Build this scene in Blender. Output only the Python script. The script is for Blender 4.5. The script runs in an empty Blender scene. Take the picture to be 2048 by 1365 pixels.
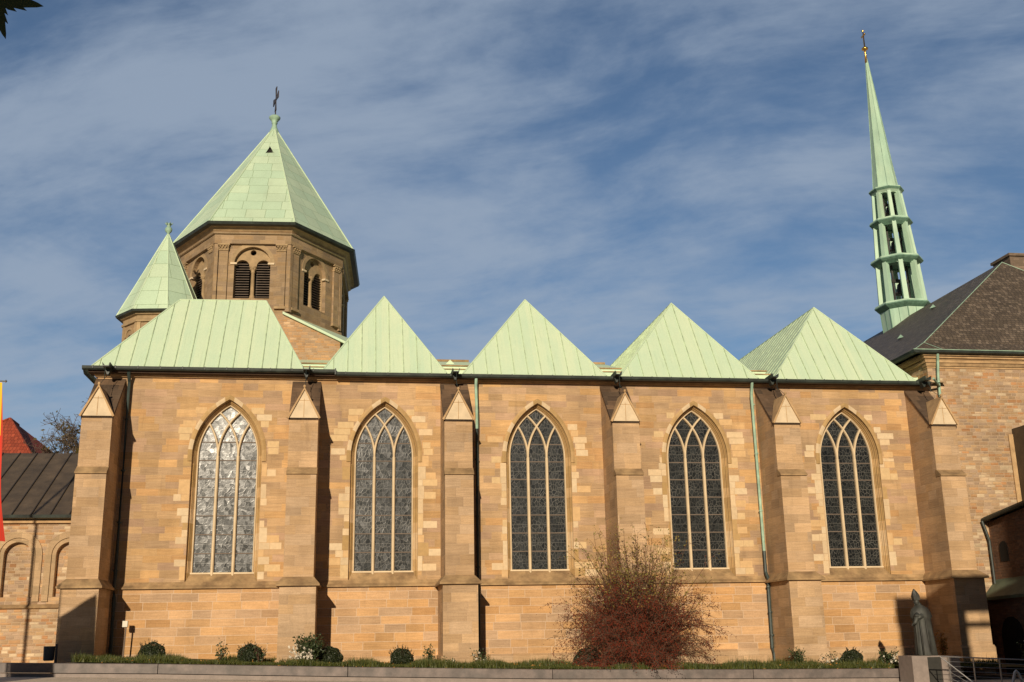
import bpy, bmesh, math, random
import numpy as np
from mathutils import Vector, Matrix
R = math.radians
scene = bpy.context.scene
COL = scene.collection

# ------------------------------------------------------------------ camera, light, exposure
CAM = (0.0, -44.0, 1.6)
YAW, PITCH, ROLL, FPX = R(8.53), R(15.05), R(-1.05), 2183.0
cy, sy, cp, sp = math.cos(YAW), math.sin(YAW), math.cos(PITCH), math.sin(PITCH)
fw = Vector((sy*cp, cy*cp, sp)); rt = Vector((cy, -sy, 0)); up = rt.cross(fw)
rt2 = rt*math.cos(ROLL) + up*math.sin(ROLL); up2 = -rt*math.sin(ROLL) + up*math.cos(ROLL)
cam = bpy.data.cameras.new("camera"); camo = bpy.data.objects.new("camera", cam); COL.objects.link(camo)
m = Matrix((rt2, up2, -fw)).transposed().to_4x4(); m.translation = Vector(CAM)
camo.matrix_world = m
cam.sensor_width = 36; cam.lens = 36*FPX/2048; cam.clip_end = 6000; cam.clip_start = 0.05
scene.camera = camo
SUN_AZ, SUN_EL = R(13.5), R(16.8)
sdir = Vector((math.sin(SUN_AZ)*math.cos(SUN_EL), math.cos(SUN_AZ)*math.cos(SUN_EL), -math.sin(SUN_EL)))
sl = bpy.data.lights.new("sun", 'SUN'); sl.energy = 4.7; sl.angle = R(0.5); sl.color = (1.0, 0.86, 0.66)
so = bpy.data.objects.new("sun", sl); so.rotation_euler = sdir.to_track_quat('-Z', 'Y').to_euler(); COL.objects.link(so)
scene.view_settings.view_transform = 'Standard'; scene.view_settings.look = 'None'
scene.view_settings.exposure = 0.0; scene.view_settings.gamma = 1.0
world = bpy.data.worlds.new("World"); scene.world = world; world.use_nodes = True
wt = world.node_tree; wt.nodes.clear()
class NT:
    def __init__(s, t): s.t = t
    def n(s, typ, **kw):
        nd = s.t.nodes.new(typ)
        for k, v in kw.items(): setattr(nd, k, v)
        return nd
    def l(s, a, b): s.t.links.new(a, b)
    def put(s, sock, v):
        if isinstance(v, bpy.types.NodeSocket): s.l(v, sock)
        else: sock.default_value = v
    def math(s, op, a, b=0.0, c=0.0, clamp=False):
        nd = s.n('ShaderNodeMath', operation=op, use_clamp=clamp)
        s.put(nd.inputs[0], a); s.put(nd.inputs[1], b); s.put(nd.inputs[2], c); return nd.outputs[0]
    def vec(s, op, a, b=(0, 0, 0)):
        nd = s.n('ShaderNodeVectorMath', operation=op)
        s.put(nd.inputs[0], a); s.put(nd.inputs[1], b)
        return nd.outputs['Value'] if op in ('DOT_PRODUCT', 'LENGTH') else nd.outputs[0]
    def xyz(s, x, y, z):
        nd = s.n('ShaderNodeCombineXYZ'); s.put(nd.inputs[0], x); s.put(nd.inputs[1], y); s.put(nd.inputs[2], z); return nd.outputs[0]
    def sep(s, v):
        nd = s.n('ShaderNodeSeparateXYZ'); s.l(v, nd.inputs[0]); return nd.outputs
    def noise(s, v, scale, detail=3.0, rough=0.5, dist=0.0):
        nd = s.n('ShaderNodeTexNoise'); s.put(nd.inputs['Vector'], v); nd.inputs['Scale'].default_value = scale
        nd.inputs['Detail'].default_value = detail; nd.inputs['Roughness'].default_value = rough; nd.inputs['Distortion'].default_value = dist
        return nd.outputs['Fac']
    def ramp(s, f, stops, interp='LINEAR'):
        nd = s.n('ShaderNodeValToRGB'); cr = nd.color_ramp; cr.interpolation = interp
        while len(cr.elements) < len(stops): cr.elements.new(0.5)
        for e, (p, c) in zip(cr.elements, stops):
            e.position = p; e.color = (*c, 1) if len(c) == 3 else c
        s.put(nd.inputs[0], f); return nd.outputs[0]
    def mix(s, f, a, b, mode='MIX'):
        nd = s.n('ShaderNodeMix', data_type='RGBA', blend_type=mode)
        s.put(nd.inputs[0], f)
        for k, v in ((6, a), (7, b)):
            if isinstance(v, tuple) and len(v) == 3: v = (*v, 1)
            s.put(nd.inputs[k], v)
        return nd.outputs[2]
    def maprange(s, v, a, b, c, d, smooth=False):
        nd = s.n('ShaderNodeMapRange'); nd.interpolation_type = 'SMOOTHSTEP' if smooth else 'LINEAR'
        s.put(nd.inputs[0], v)
        for i, x in zip((1, 2, 3, 4), (a, b, c, d)): nd.inputs[i].default_value = x
        return nd.outputs[0]
w = NT(wt)
sky = w.n('ShaderNodeTexSky', sky_type='NISHITA'); sky.sun_disc = False
sky.sun_elevation = SUN_EL; sky.sun_rotation = R(180 + 13.5); sky.air_density = 1.0; sky.dust_density = 0.25; sky.ozone_density = 2.0; sky.altitude = 100
tc = w.n('ShaderNodeTexCoord'); d = w.vec('NORMALIZE', tc.outputs['Generated']); dx, dy, dz = w.sep(d)
den = w.math('ADD', w.math('MAXIMUM', dz, 0.0), 0.22)
px_, py_ = w.math('DIVIDE', dx, den), w.math('DIVIDE', dy, den)
wrp = w.math('MULTIPLY', w.math('SUBTRACT', w.noise(w.xyz(px_, py_, 1.), 1.1, 2), .5), .35)
a_ = w.math('ADD', w.math('SUBTRACT', w.math('MULTIPLY', px_, 0.90), w.math('MULTIPLY', py_, 0.44)), wrp)
b_ = w.math('ADD', w.math('ADD', w.math('MULTIPLY', py_, 0.90), w.math('MULTIPLY', px_, 0.44)), wrp)
pv = w.xyz(w.math('MULTIPLY', a_, 0.8), w.math('MULTIPLY', b_, 1.3), 3.7)
big = w.noise(pv, 0.9, 3, 0.55, 0.3)
med = w.noise(pv, 3.0, 8, 0.58, 0.15)
streak = w.noise(w.xyz(w.math('MULTIPLY', a_, 0.5), w.math('MULTIPLY', b_, 3.2), 9.1), 1.5, 8, 0.60, 0.25)
fine_ = w.noise(pv, 11.0, 6, 0.6, 0.2)
fld = w.math('ADD', w.math('ADD', w.math('MULTIPLY', big, 0.32), w.math('MULTIPLY', med, 0.72)), w.math('ADD', w.math('MULTIPLY', streak, 0.27), w.math('MULTIPLY', fine_, .20)))
fld = w.math('SUBTRACT', fld, w.math('MULTIPLY', w.maprange(px_, 0.35, 1.0, 0.0, 1.0), 0.13))
fld = w.math('ADD', fld, w.maprange(dz, .22, .56, .085, -.055))
cf = w.math('MULTIPLY', w.maprange(fld, 0.56, 0.88, 0.05, 0.80, True), w.maprange(dy, -.4, .3, .25, 1.))
skc = w.mix(1.0, sky.outputs[0], (0.68, 0.79, 0.90, 1), 'MULTIPLY')
SKYS = 0.085
cloudc = w.mix(1.0, (3.9, 4.75, 6.0, 1), (1, 1, 1, 1), 'MULTIPLY')
south = w.maprange(dy, -.4, .25, .36, 1.)   # southern sky dimmed to weaken the fill light and deepen shadows
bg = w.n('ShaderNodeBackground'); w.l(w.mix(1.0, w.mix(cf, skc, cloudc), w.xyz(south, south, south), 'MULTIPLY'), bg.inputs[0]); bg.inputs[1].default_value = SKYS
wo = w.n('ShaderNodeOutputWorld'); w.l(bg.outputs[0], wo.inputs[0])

# ------------------------------------------------------------------ helpers
WL = {}
class MB:
    def __init__(s): s.v = []; s.f = []; s.c = []; s.cc = None
    def add(s, vs, fs):
        o = len(s.v); s.v += [tuple(p) for p in vs]
        for q in fs:
            s.f.append(tuple(i+o for i in q)); s.c.append(s.cc)
    def box(s, x0, x1, y0, y1, z0, z1):
        s.add([(x0,y0,z0),(x1,y0,z0),(x1,y1,z0),(x0,y1,z0),(x0,y0,z1),(x1,y0,z1),(x1,y1,z1),(x0,y1,z1)],
              [(0,3,2,1),(4,5,6,7),(0,1,5,4),(1,2,6,5),(2,3,7,6),(3,0,4,7)])
    def poly(s, pts): s.add(pts, [tuple(range(len(pts)))])
    def prism(s, poly, vec):
        n = len(poly); v = Vector(vec); a = [Vector(p) for p in poly]; b = [p+v for p in a]
        s.add(a+b, [tuple(range(n))[::-1], tuple(range(n, 2*n))] + [(i, (i+1) % n, (i+1) % n+n, i+n) for i in range(n)])
    def tube(s, pts, r, k=6, cap=True):
        pts = [Vector(p) for p in pts]; n = len(pts)
        rr = r if isinstance(r, (list, tuple)) else [r]*n
        rings = []; ref = None
        for i, p in enumerate(pts):
            t = (pts[min(i+1, n-1)]-pts[max(i-1, 0)]).normalized()
            if ref is None: ref = Vector((0, 0, 1)) if abs(t.z) < .9 else Vector((1, 0, 0))
            a = t.cross(ref).normalized(); b = t.cross(a); ref = -b if False else ref
            rings += [p+(a*math.cos(2*math.pi*j/k)+b*math.sin(2*math.pi*j/k))*rr[i] for j in range(k)]
        fs = [(i*k+j, i*k+(j+1) % k, (i+1)*k+(j+1) % k, (i+1)*k+j) for i in range(n-1) for j in range(k)]
        if cap: fs += [tuple(range(k))[::-1], tuple((n-1)*k+j for j in range(k))]
        s.add(rings, fs)
    def lathe(s, prof, c, k=16, tilt=None):
        vs = []
        for r_, z in prof:
            vs += [(c[0]+r_*math.cos(2*math.pi*j/k), c[1]+r_*math.sin(2*math.pi*j/k), c[2]+z) for j in range(k)]
        n = len(prof)
        s.add(vs, [(i*k+j, i*k+(j+1) % k, (i+1)*k+(j+1) % k, (i+1)*k+j) for i in range(n-1) for j in range(k)]
              + [tuple(range(k))[::-1], tuple((n-1)*k+j for j in range(k))])
    def fill(s, outer, holes, tf, flip=False):
        """planar polygon with holes in 2D, placed by tf(u,v)->xyz"""
        bm = bmesh.new()
        for loop in [outer]+holes:
            vv = [bm.verts.new((p[0], p[1], 0)) for p in loop]
            for i in range(len(vv)): bm.edges.new((vv[i], vv[(i+1) % len(vv)]))
        bmesh.ops.triangle_fill(bm, use_beauty=True, use_dissolve=False, edges=bm.edges[:])
        bm.verts.index_update()
        vs = [tf(v.co.x, v.co.y) for v in bm.verts]; fs = []
        for f in bm.faces:
            idx = [v.index for v in f.verts]
            if f.normal.z < 0: idx = idx[::-1]
            fs.append(tuple(idx[::-1] if flip else idx))
        s.add(vs, fs); bm.free()
def mesh_of(name, mb, origin=(0, 0, 0), smooth=False):
    me = bpy.data.meshes.new(name)
    o = Vector(origin)
    me.from_pydata([tuple(Vector(p)-o) for p in mb.v], [], mb.f); me.update()
    if any(c is not None for c in mb.c):
        at = me.color_attributes.new('tint', 'FLOAT_COLOR', 'CORNER')
        li = 0
        for p, c in zip(me.polygons, mb.c):
            for _ in p.vertices:
                at.data[li].color = (*(c or (1, 1, 1)), 1); li += 1
    if smooth: me.polygons.foreach_set('use_smooth', [True]*len(me.polygons))
    return me
def thing(name, loc, label, cat, group=None, kind=None):
    o = bpy.data.objects.new(name, None); o.location = loc; o.empty_display_size = .3; COL.objects.link(o); WL[o] = Vector(loc)
    tag(o, label, cat, group, kind); return o
def tag(o, label=None, cat=None, group=None, kind=None):
    if label: o['label'] = label
    if cat: o['category'] = cat
    if group: o['group'] = group
    if kind: o['kind'] = kind
    return o
def part(name, mb, mat, parent=None, origin=None, smooth=False, label=None):
    """verts of mb are world coordinates; origin = world position of the object"""
    if origin is None: origin = WL[parent] if parent is not None else Vector((0, 0, 0))
    origin = Vector(origin)
    me = mesh_of(name, mb, origin, smooth); me.materials.append(mat)
    o = bpy.data.objects.new(name, me); COL.objects.link(o); WL[o] = origin
    if parent is not None: o.parent = parent; o.location = origin-WL[parent]
    else: o.location = origin
    if label: o['label'] = label
    return o
def copy_tree(o, parent=None, loc=None):
    c = o.copy(); COL.objects.link(c); c.parent = parent
    if loc is not None: c.location = loc
    WL[c] = (WL[parent] if parent is not None else Vector((0, 0, 0)))+Vector(c.location)
    for ch in list(o.children): copy_tree(ch, c)
    return c

# ------------------------------------------------------------------ materials
def newmat(name):
    mt = bpy.data.materials.new(name); mt.use_nodes = True; t = NT(mt.node_tree)
    b = mt.node_tree.nodes['Principled BSDF']; return mt, t, b
def uvz(t, slope=False):
    g = t.n('ShaderNodeNewGeometry'); N = g.outputs['True Normal']; P = g.outputs['Position']
    tn = t.vec('NORMALIZE', t.vec('CROSS_PRODUCT', (0, 0, 1), N)); u = t.vec('DOT_PRODUCT', P, tn)
    nz = t.sep(N)[2]; z = t.sep(P)[2]
    if slope:
        den = t.math('SQRT', t.math('MAXIMUM', t.math('SUBTRACT', 1.0, t.math('MULTIPLY', nz, nz)), 0.02)); z = t.math('DIVIDE', z, den)
    return u, z, P
def masonry(name, rowh, length, cols, mortar=(.5, .4, .28), mw=.012, rrand=.35, lrand=.9, streak=.5, bump=.5, rough=.85, slope=False, grime=.25, mfac=.8, spec=.3, bvar=.30):
    mt, t, b = newmat(name); u, z, P = uvz(t, slope)
    v = t.math('DIVIDE', z, rowh)
    def vor(wv, feat, rnd):
        nd = t.n('ShaderNodeTexVoronoi', voronoi_dimensions='1D', feature=feat); t.l(wv, nd.inputs['W']); nd.inputs['Scale'].default_value = 1
        nd.inputs['Randomness'].default_value = rnd; return nd
    ra = vor(v, 'F1', rrand); rowid = t.sep(ra.outputs['Color'])[0]
    re = vor(v, 'DISTANCE_TO_EDGE', rrand).outputs['Distance']
    uu = t.math('ADD', t.math('DIVIDE', u, length), t.math('MULTIPLY', rowid, 917.3))
    ca = vor(uu, 'F1', lrand); cr, cg, cb = t.sep(ca.outputs['Color'])
    ce = vor(uu, 'DISTANCE_TO_EDGE', lrand).outputs['Distance']
    ed = t.math('MINIMUM', t.math('MULTIPLY', re, rowh), t.math('MULTIPLY', ce, length))
    wob = t.math('MULTIPLY', t.math('SUBTRACT', t.noise(P, 9, 2), .5), mw*1.2)
    mort = t.maprange(t.math('ADD', ed, wob), mw*.45, mw*1.0, 1, 0)
    n = len(cols); stops = [(i/n, c) for i, c in enumerate(cols)]
    base = t.ramp(cr, stops, 'CONSTANT')
    br = t.math('ADD', 1-bvar/2, t.math('MULTIPLY', cg, bvar))
    base = t.mix(1.0, base, t.xyz(br, br, br), 'MULTIPLY')
    if streak:
        sv = t.xyz(t.math('MULTIPLY', u, .9), t.math('MULTIPLY', z, 13.0), t.math('MULTIPLY', cr, 50))
        sn = t.noise(sv, 1.6, 5, .6, .4)
        s2 = t.maprange(sn, .3, .7, 1-streak*.42, 1+streak*.3)
        s3 = t.maprange(sn, .3, .7, 1-streak*.56, 1+streak*.3)
        base = t.mix(1.0, base, t.xyz(s2, t.math('MULTIPLY', t.math('ADD', s2, s3), .5), s3), 'MULTIPLY')
    fine = t.noise(P, 26, 4, .65); f2 = t.maprange(fine, .25, .75, .86, 1.14)
    base = t.mix(1.0, base, t.xyz(f2, f2, f2), 'MULTIPLY')
    if grime:
        gn = t.noise(t.vec('MULTIPLY', P, (1, 1, .45)), .55, 6, .6, .3); g2 = t.maprange(gn, .35, .68, 1-grime, 1+grime*.35)
        base = t.mix(1.0, base, t.xyz(g2, g2, t.math('MULTIPLY', g2, .99)), 'MULTIPLY')
    if grime:
        sn2 = t.maprange(t.noise(t.xyz(t.math('MULTIPLY', u, 2.6), t.math('MULTIPLY', z, .35), 7.), 1.0, 6, .65, .2), .58, .74, 0, grime*1.3)
        base = t.mix(sn2, base, (.16,.105,.06,1))
    col = t.mix(t.math('MULTIPLY', mort, mfac), base, mortar)
    t.l(col, b.inputs['Base Color']); b.inputs['Roughness'].default_value = rough; b.inputs['Specular IOR Level'].default_value = spec
    h = t.math('ADD', t.math('ADD', t.math('MULTIPLY', mort, -.9), t.math('MULTIPLY', cb, .35)), t.math('MULTIPLY', t.noise(P, 14, 5, .7), .9))
    bp = t.n('ShaderNodeBump'); bp.inputs['Strength'].default_value = bump; bp.inputs['Distance'].default_value = .012; t.l(h, bp.inputs['Height'])
    t.l(bp.outputs[0], b.inputs['Normal']); return mt
def plain(name, col, rough=.7, metal=0., var=.15, scale=4., bump=.2, spec=.4, tint=False, stretch=(1, 1, 1), col2=None):
    mt, t, b = newmat(name); g = t.n('ShaderNodeNewGeometry'); P = t.vec('MULTIPLY', g.outputs['Position'], stretch)
    n = t.noise(P, scale, 5, .6); f = t.maprange(n, .3, .7, 1-var, 1+var)
    if tint:
        at = t.n('ShaderNodeAttribute', attribute_name='tint'); c0 = at.outputs['Color']
    elif col2: c0 = t.mix(t.maprange(t.noise(P, scale*.6, 4, .6), .38, .62, 0, 1), col, col2)
    else: c0 = (*col, 1)
    c = t.mix(1.0, c0, t.xyz(f, f, f), 'MULTIPLY')
    t.l(c, b.inputs['Base Color']); b.inputs['Roughness'].default_value = rough; b.inputs['Metallic'].default_value = metal
    b.inputs['Specular IOR Level'].default_value = spec
    bp = t.n('ShaderNodeBump'); bp.inputs['Strength'].default_value = bump; bp.inputs['Distance'].default_value = .01
    t.l(t.noise(P, scale*5, 4, .6), bp.inputs['Height']); t.l(bp.outputs[0], b.inputs['Normal']); return mt
def copper(name, c1, c2, spacing=.58, sheet=None):
    mt, t, b = newmat(name); u, z, P = uvz(t, True)
    nd = t.n('ShaderNodeTexWhiteNoise', noise_dimensions='1D'); t.l(t.math('FLOOR', t.math('DIVIDE', u, spacing)), nd.inputs['W'])
    n1 = t.noise(P, .9, 6, .6, .3); n2 = t.noise(t.xyz(t.math('MULTIPLY', u, 7), t.math('MULTIPLY', z, .8), 1.), 1.3, 4, .6)
    f = t.math('ADD', t.math('ADD', t.math('MULTIPLY', nd.outputs[0], .30), t.math('MULTIPLY', n1, .6)), t.math('MULTIPLY', n2, .45))
    c = t.mix(t.maprange(f, .38, .98, 0, 1), c1, c2)
    st = t.maprange(t.noise(t.xyz(t.math('MULTIPLY', u, 9), t.math('MULTIPLY', z, .5), 4.), 1.1, 5, .7), .56, .74, 0, .32); c = t.mix(st, c, (.30,.40,.25,1))
    fn = t.maprange(t.noise(P, 30, 3), .3, .7, .93, 1.07); c = t.mix(1.0, c, t.xyz(fn, fn, fn), 'MULTIPLY')
    t.l(c, b.inputs['Base Color']); b.inputs['Roughness'].default_value = .62; b.inputs['Specular IOR Level'].default_value = .35
    bp = t.n('ShaderNodeBump'); bp.inputs['Strength'].default_value = .35; bp.inputs['Distance'].default_value = .03
    t.l(t.noise(P, 1.8, 4), bp.inputs['Height']); t.l(bp.outputs[0], b.inputs['Normal']); return mt

ASH = [(.483,.314,.166), (.449,.299,.171), (.512,.323,.154), (.463,.304,.166), (.492,.318,.168), (.420,.280,.171), (.540,.328,.148), (.463,.304,.182), (.502,.294,.132), (.444,.289,.182)]
M = {}
M['ashlar'] = masonry('sandstone_ashlar', .285, .78, ASH, mortar=(.47,.33,.20), mw=.011, streak=.42, mfac=.32, bump=.5)
M['ashlar_low'] = masonry('sandstone_base', .315, .92, [(.540,.322,.154), (.512,.298,.132), (.473,.302,.171), (.569,.341,.166), (.522,.307,.138), (.449,.298,.182), (.560,.346,.182), (.502,.283,.122)],
                          mortar=(.599,.442,.309), mw=.014, rrand=.12, streak=.4, mfac=.8, bump=.45, grime=.15)
M['buttress'] = masonry('sandstone_buttress', .36, .85, [(.485,.323,.186), (.446,.299,.175), (.504,.333,.186), (.466,.304,.165), (.475,.328,.202)], mortar=(.437,.313,.212), mw=.011, rrand=.45, streak=.4, mfac=.3, bump=.5, grime=.22)
M['rubble'] = masonry('rubble_stone', .135, .32, [(.46,.30,.165), (.41,.27,.16), (.47,.275,.135), (.52,.37,.23), (.39,.275,.185), (.49,.32,.17), (.43,.30,.20), (.46,.24,.11), (.56,.43,.28), (.43,.29,.17)],
                      mortar=(.48,.34,.215), mw=.020, rrand=.9, lrand=1., streak=.5, mfac=.7, bump=1., grime=.3)
M['brickwall'] = masonry('brick_rubble', .12, .30, [(.43,.26,.135), (.40,.26,.15), (.44,.25,.115), (.50,.33,.19), (.42,.28,.17), (.47,.27,.13)], mortar=(.45,.32,.21), mw=.018, rrand=.8, lrand=1., streak=.4, mfac=.6, bump=.9)
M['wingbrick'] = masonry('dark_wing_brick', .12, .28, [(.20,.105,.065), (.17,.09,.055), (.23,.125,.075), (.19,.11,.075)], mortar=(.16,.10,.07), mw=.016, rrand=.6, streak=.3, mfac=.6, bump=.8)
M['towerstone'] = masonry('tower_stone', .21, .50, [(.310,.213,.122), (.338,.233,.128), (.282,.198,.122), (.329,.218,.116), (.357,.247,.145)], mortar=(.338,.257,.186), mw=.011, streak=.35, mfac=.4, bump=.5, grime=.28)
M['trim'] = plain('sandstone_trim', (.46,.30,.15), .85, var=.22, scale=2.5, bump=.35, col2=(.40,.25,.12))
M['towertrim'] = plain('tower_trim_stone', (.370,.255,.134), .85, var=.22, scale=3, bump=.4, col2=(.304,.210,.112))
M['frame'] = plain('window_frame_stone', (.50,.33,.16), .8, var=.18, scale=1.6, bump=.3, col2=(.38,.24,.10))
M['mullion'] = plain('pale_mullion_stone', (.64,.50,.32), .8, var=.12, scale=2, bump=.2)
M['cream'] = plain('cream_gable_stone', (.60,.47,.31), .85, var=.12, scale=3, bump=.3)
M['darkstone'] = masonry('weathered_stone', .33, .6, [(.13,.082,.05), (.105,.07,.045), (.16,.10,.06), (.09,.06,.04)], mortar=(.12,.08,.05), mw=.012, streak=.6, mfac=.5, bump=.8, slope=True, grime=.5)
M['string'] = plain('weathered_string_course', (.36,.235,.115), .9, var=.35, scale=2.2, bump=.6, col2=(.24,.15,.075))
M['quoin'] = plain('replacement_block', (1, 1, 1), .85, var=.10, scale=6, bump=.25, tint=True)
M['copper'] = copper('pale_green_copper', (.465,.60,.42), (.575,.655,.445))
M['copper_seam'] = plain('copper_seam', (.41,.50,.32), .7, var=.3, scale=3)
M['tower_copper'] = masonry('tower_copper_sheets', .80, .92, [(.468,.600,.426), (.494,.610,.432), (.447,.585,.416), (.504,.620,.437)], mortar=(.18,.25,.13), mw=.015, rrand=.0, lrand=.0, streak=0, mfac=.8, bump=.25, rough=.6, slope=True, grime=.1, bvar=.07)
M['spire_copper'] = plain('spire_copper', (.34,.50,.375), .6, var=.15, scale=2, bump=.2, stretch=(1, 1, .3), col2=(.42,.565,.41))
M['spire_dark'] = plain('spire_copper_edge', (.13,.24,.17), .6, var=.3, scale=5)
M['patina'] = plain('patina_metal', (.24,.36,.27), .6, var=.25, scale=3, col2=(.31,.45,.33))
M['gutter'] = plain('dark_gutter_metal', (.020,.026,.022), .5, var=.4, scale=3, col2=(.032,.042,.034))
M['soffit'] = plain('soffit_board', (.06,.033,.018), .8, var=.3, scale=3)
M['pipe'] = plain('dark_downpipe', (.035,.05,.045), .45, var=.3, scale=3)
M['slate'] = masonry('slate_shingles', .17, .19, [(.103,.076,.052), (.083,.062,.042), (.122,.091,.063), (.093,.069,.049), (.157,.119,.086)], mortar=(.034,.025,.017), mw=.018, rrand=.1, lrand=.5, streak=0, mfac=.8, bump=1., rough=.6, slope=True, grime=.2, spec=.4)
M['darkroof'] = plain('dark_seam_roof', (.066,.048,.031), .6, var=.3, scale=1.5, col2=(.090,.064,.040))
M['darkroof_seam'] = plain('dark_seam_rib', (.03,.022,.015), .6)
M['redtile'] = masonry('red_roof_tiles', .30, .22, [(.30,.055,.025), (.26,.048,.022), (.33,.065,.03), (.28,.052,.024)], mortar=(.14,.025,.014), mw=.022, rrand=.0, lrand=.0, streak=0, mfac=.8, bump=1., slope=True, grime=.15)
M['black'] = plain('dark_interior', (.012,.009,.007), .9)
M['louvre'] = plain('weathered_louvre', (.11,.08,.058), .7, var=.3, scale=4)
M['iron'] = plain('wrought_iron', (.04,.03,.03), .5)
M['gold'] = plain('gilded_metal', (.75,.42,.10), .3, metal=1., var=.1)
M['bronze'] = plain('dark_bronze', (.030,.028,.024), .6, metal=.15, var=.4, scale=3, bump=.35, col2=(.060,.062,.053), stretch=(1, 1, .5))
M['granite'] = plain('granite_slab', (.165,.132,.118), .55, var=.25, scale=3.5, bump=.15, col2=(.115,.097,.088))
M['granite2'] = plain('granite_plinth', (.23,.185,.16), .6, var=.15, scale=5, bump=.15)
M['plate'] = plain('dark_plate', (.035,.033,.028), .4)
M['steel'] = plain('brushed_steel', (.42,.40,.38), .35, metal=.8, var=.1)
M['binmat'] = plain('dark_blue_grey_bin', (.018,.024,.035), .45)
M['whitebox'] = plain('white_box', (.62,.58,.48), .6, var=.08)
M['darkpatina'] = plain('dark_patina', (.085,.11,.075), .6, var=.3, scale=2)
M['post'] = plain('grey_post', (.16,.12,.09), .7)
M['bark'] = plain('bark', (.085,.06,.04), .9, var=.3, scale=6, bump=.6)
M['twig'] = plain('brown_twig', (.075,.042,.025), .8, var=.3, scale=3, col2=(.12,.055,.032))
M['hip'] = plain('red_rose_hip', (.17,.031,.014), .45, var=.35, scale=2)
def leafmat(name, c1, c2, trans=.25):
    mt, t, b = newmat(name); g = t.n('ShaderNodeNewGeometry')
    n = t.n('ShaderNodeTexWhiteNoise', noise_dimensions='1D'); t.l(g.outputs['Random Per Island'], n.inputs['W'])
    c = t.mix(n.outputs[0], c1, c2); t.l(c, b.inputs['Base Color']); b.inputs['Roughness'].default_value = .55
    tr = t.n('ShaderNodeBsdfTranslucent'); t.l(c, tr.inputs[0]); ms = t.n('ShaderNodeMixShader'); ms.inputs[0].default_value = trans
    out = mt.node_tree.nodes['Material Output']; t.l(b.outputs[0], ms.inputs[1]); t.l(tr.outputs[0], ms.inputs[2]); t.l(ms.outputs[0], out.inputs[0]); return mt
M['grass'] = leafmat('grass_blade', (.040,.062,.010), (.12,.12,.022))
M['box'] = leafmat('yew_needle', (.014,.022,.007), (.035,.045,.012), .1)
M['rose'] = leafmat('rose_leaf', (.03,.055,.018), (.07,.09,.03))
M['yellowleaf'] = leafmat('yellow_leaf', (.30,.20,.03), (.20,.20,.05))
M['orangeleaf'] = leafmat('orange_leaf', (.45,.19,.03), (.30,.17,.03))
M['petal'] = leafmat('white_petal', (.85,.80,.68), (.75,.66,.52), .2)
M['treeleaf'] = leafmat('autumn_leaf', (.055,.055,.02), (.16,.12,.03))
M['planeleaf'] = leafmat('plane_leaf', (.055,.070,.012), (.10,.06,.012), .12)

# leaded glass
mt, t, b = newmat('leaded_glass'); u, z, P = uvz(t)
uvv = t.xyz(u, z, 0.)
warp = t.n('ShaderNodeTexNoise'); t.l(uvv, warp.inputs[0]); warp.inputs['Scale'].default_value = 2.2; warp.inputs['Detail'].default_value = 1
q = t.vec('ADD', uvv, t.vec('MULTIPLY', t.vec('SUBTRACT', warp.outputs['Color'], (.5, .5, .5)), (.30, .30, 0)))
q = t.vec('MULTIPLY', q, (1.5, .95, 1))
def vor2(feat, sc):
    nd = t.n('ShaderNodeTexVoronoi', voronoi_dimensions='2D', feature=feat); t.l(q, nd.inputs['Vector']); nd.inputs['Scale'].default_value = sc*1.12; return nd
e1 = vor2('DISTANCE_TO_EDGE', 5.2).outputs['Distance']; c1 = vor2('F1', 5.2).outputs['Color']
lead = t.math('MULTIPLY', t.maprange(e1, .02, .08, .9, 0), t.maprange(t.noise(uvv, .9, 2), .35, .65, .25, 1.))
hb = t.math('PINGPONG', t.math('SUBTRACT', z, 4.1), .182); lead = t.math('MAXIMUM', lead, t.maprange(hb, .006, .011, .55, 0))
r1, g1, b1 = t.sep(c1)
gc = t.mix(r1, (.004, .005, .006, 1), (.022, .024, .023, 1))
t.l(t.mix(lead, gc, (.135, .128, .112, 1)), b.inputs['Base Color'])
rg = t.math('ADD', .21, t.math('MULTIPLY', g1, .10)); t.l(t.math('ADD', rg, t.math('MULTIPLY', lead, .05)), b.inputs['Roughness'])
b.inputs['Specular IOR Level'].default_value = .55
nb = t.math('ADD', t.math('MULTIPLY', t.noise(uvv, 7, 4, .6), 1.), t.math('MULTIPLY', lead, .25))
bp = t.n('ShaderNodeBump'); bp.inputs['Strength'].default_value = .30; bp.inputs['Distance'].default_value = .010; t.l(nb, bp.inputs['Height'])
# each pane sits at its own slight tilt
tl = t.vec('MULTIPLY', t.vec('SUBTRACT', c1, (.5, .5, .5)), (.045, .0, .045)); nn = t.vec('NORMALIZE', t.vec('ADD', bp.outputs[0], tl))
t.l(nn, b.inputs['Normal']); M['glass'] = mt
# paving
mt, t, b = newmat('beige_paving'); g = t.n('ShaderNodeNewGeometry'); P = g.outputs['Position']
bk = t.n('ShaderNodeTexBrick'); t.l(P, bk.inputs[0]); bk.inputs['Scale'].default_value = 1.; bk.inputs['Mortar Size'].default_value = .012
bk.inputs['Brick Width'].default_value = .9; bk.inputs['Row Height'].default_value = .6
bk.inputs['Color1'].default_value = (.62,.50,.38,1); bk.inputs['Color2'].default_value = (.57,.46,.34,1); bk.inputs['Mortar'].default_value = (.34,.27,.20,1)
f = t.maprange(t.noise(P, 1.2, 6, .65), .3, .7, .8, 1.15); t.l(t.mix(1., bk.outputs[0], t.xyz(f, f, f), 'MULTIPLY'), b.inputs['Base Color']); b.inputs['Roughness'].default_value = .85
M['paving'] = mt
M['soil'] = plain('lawn_soil', (.045,.05,.015), .95, var=.4, scale=5, col2=(.07,.05,.025))

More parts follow.
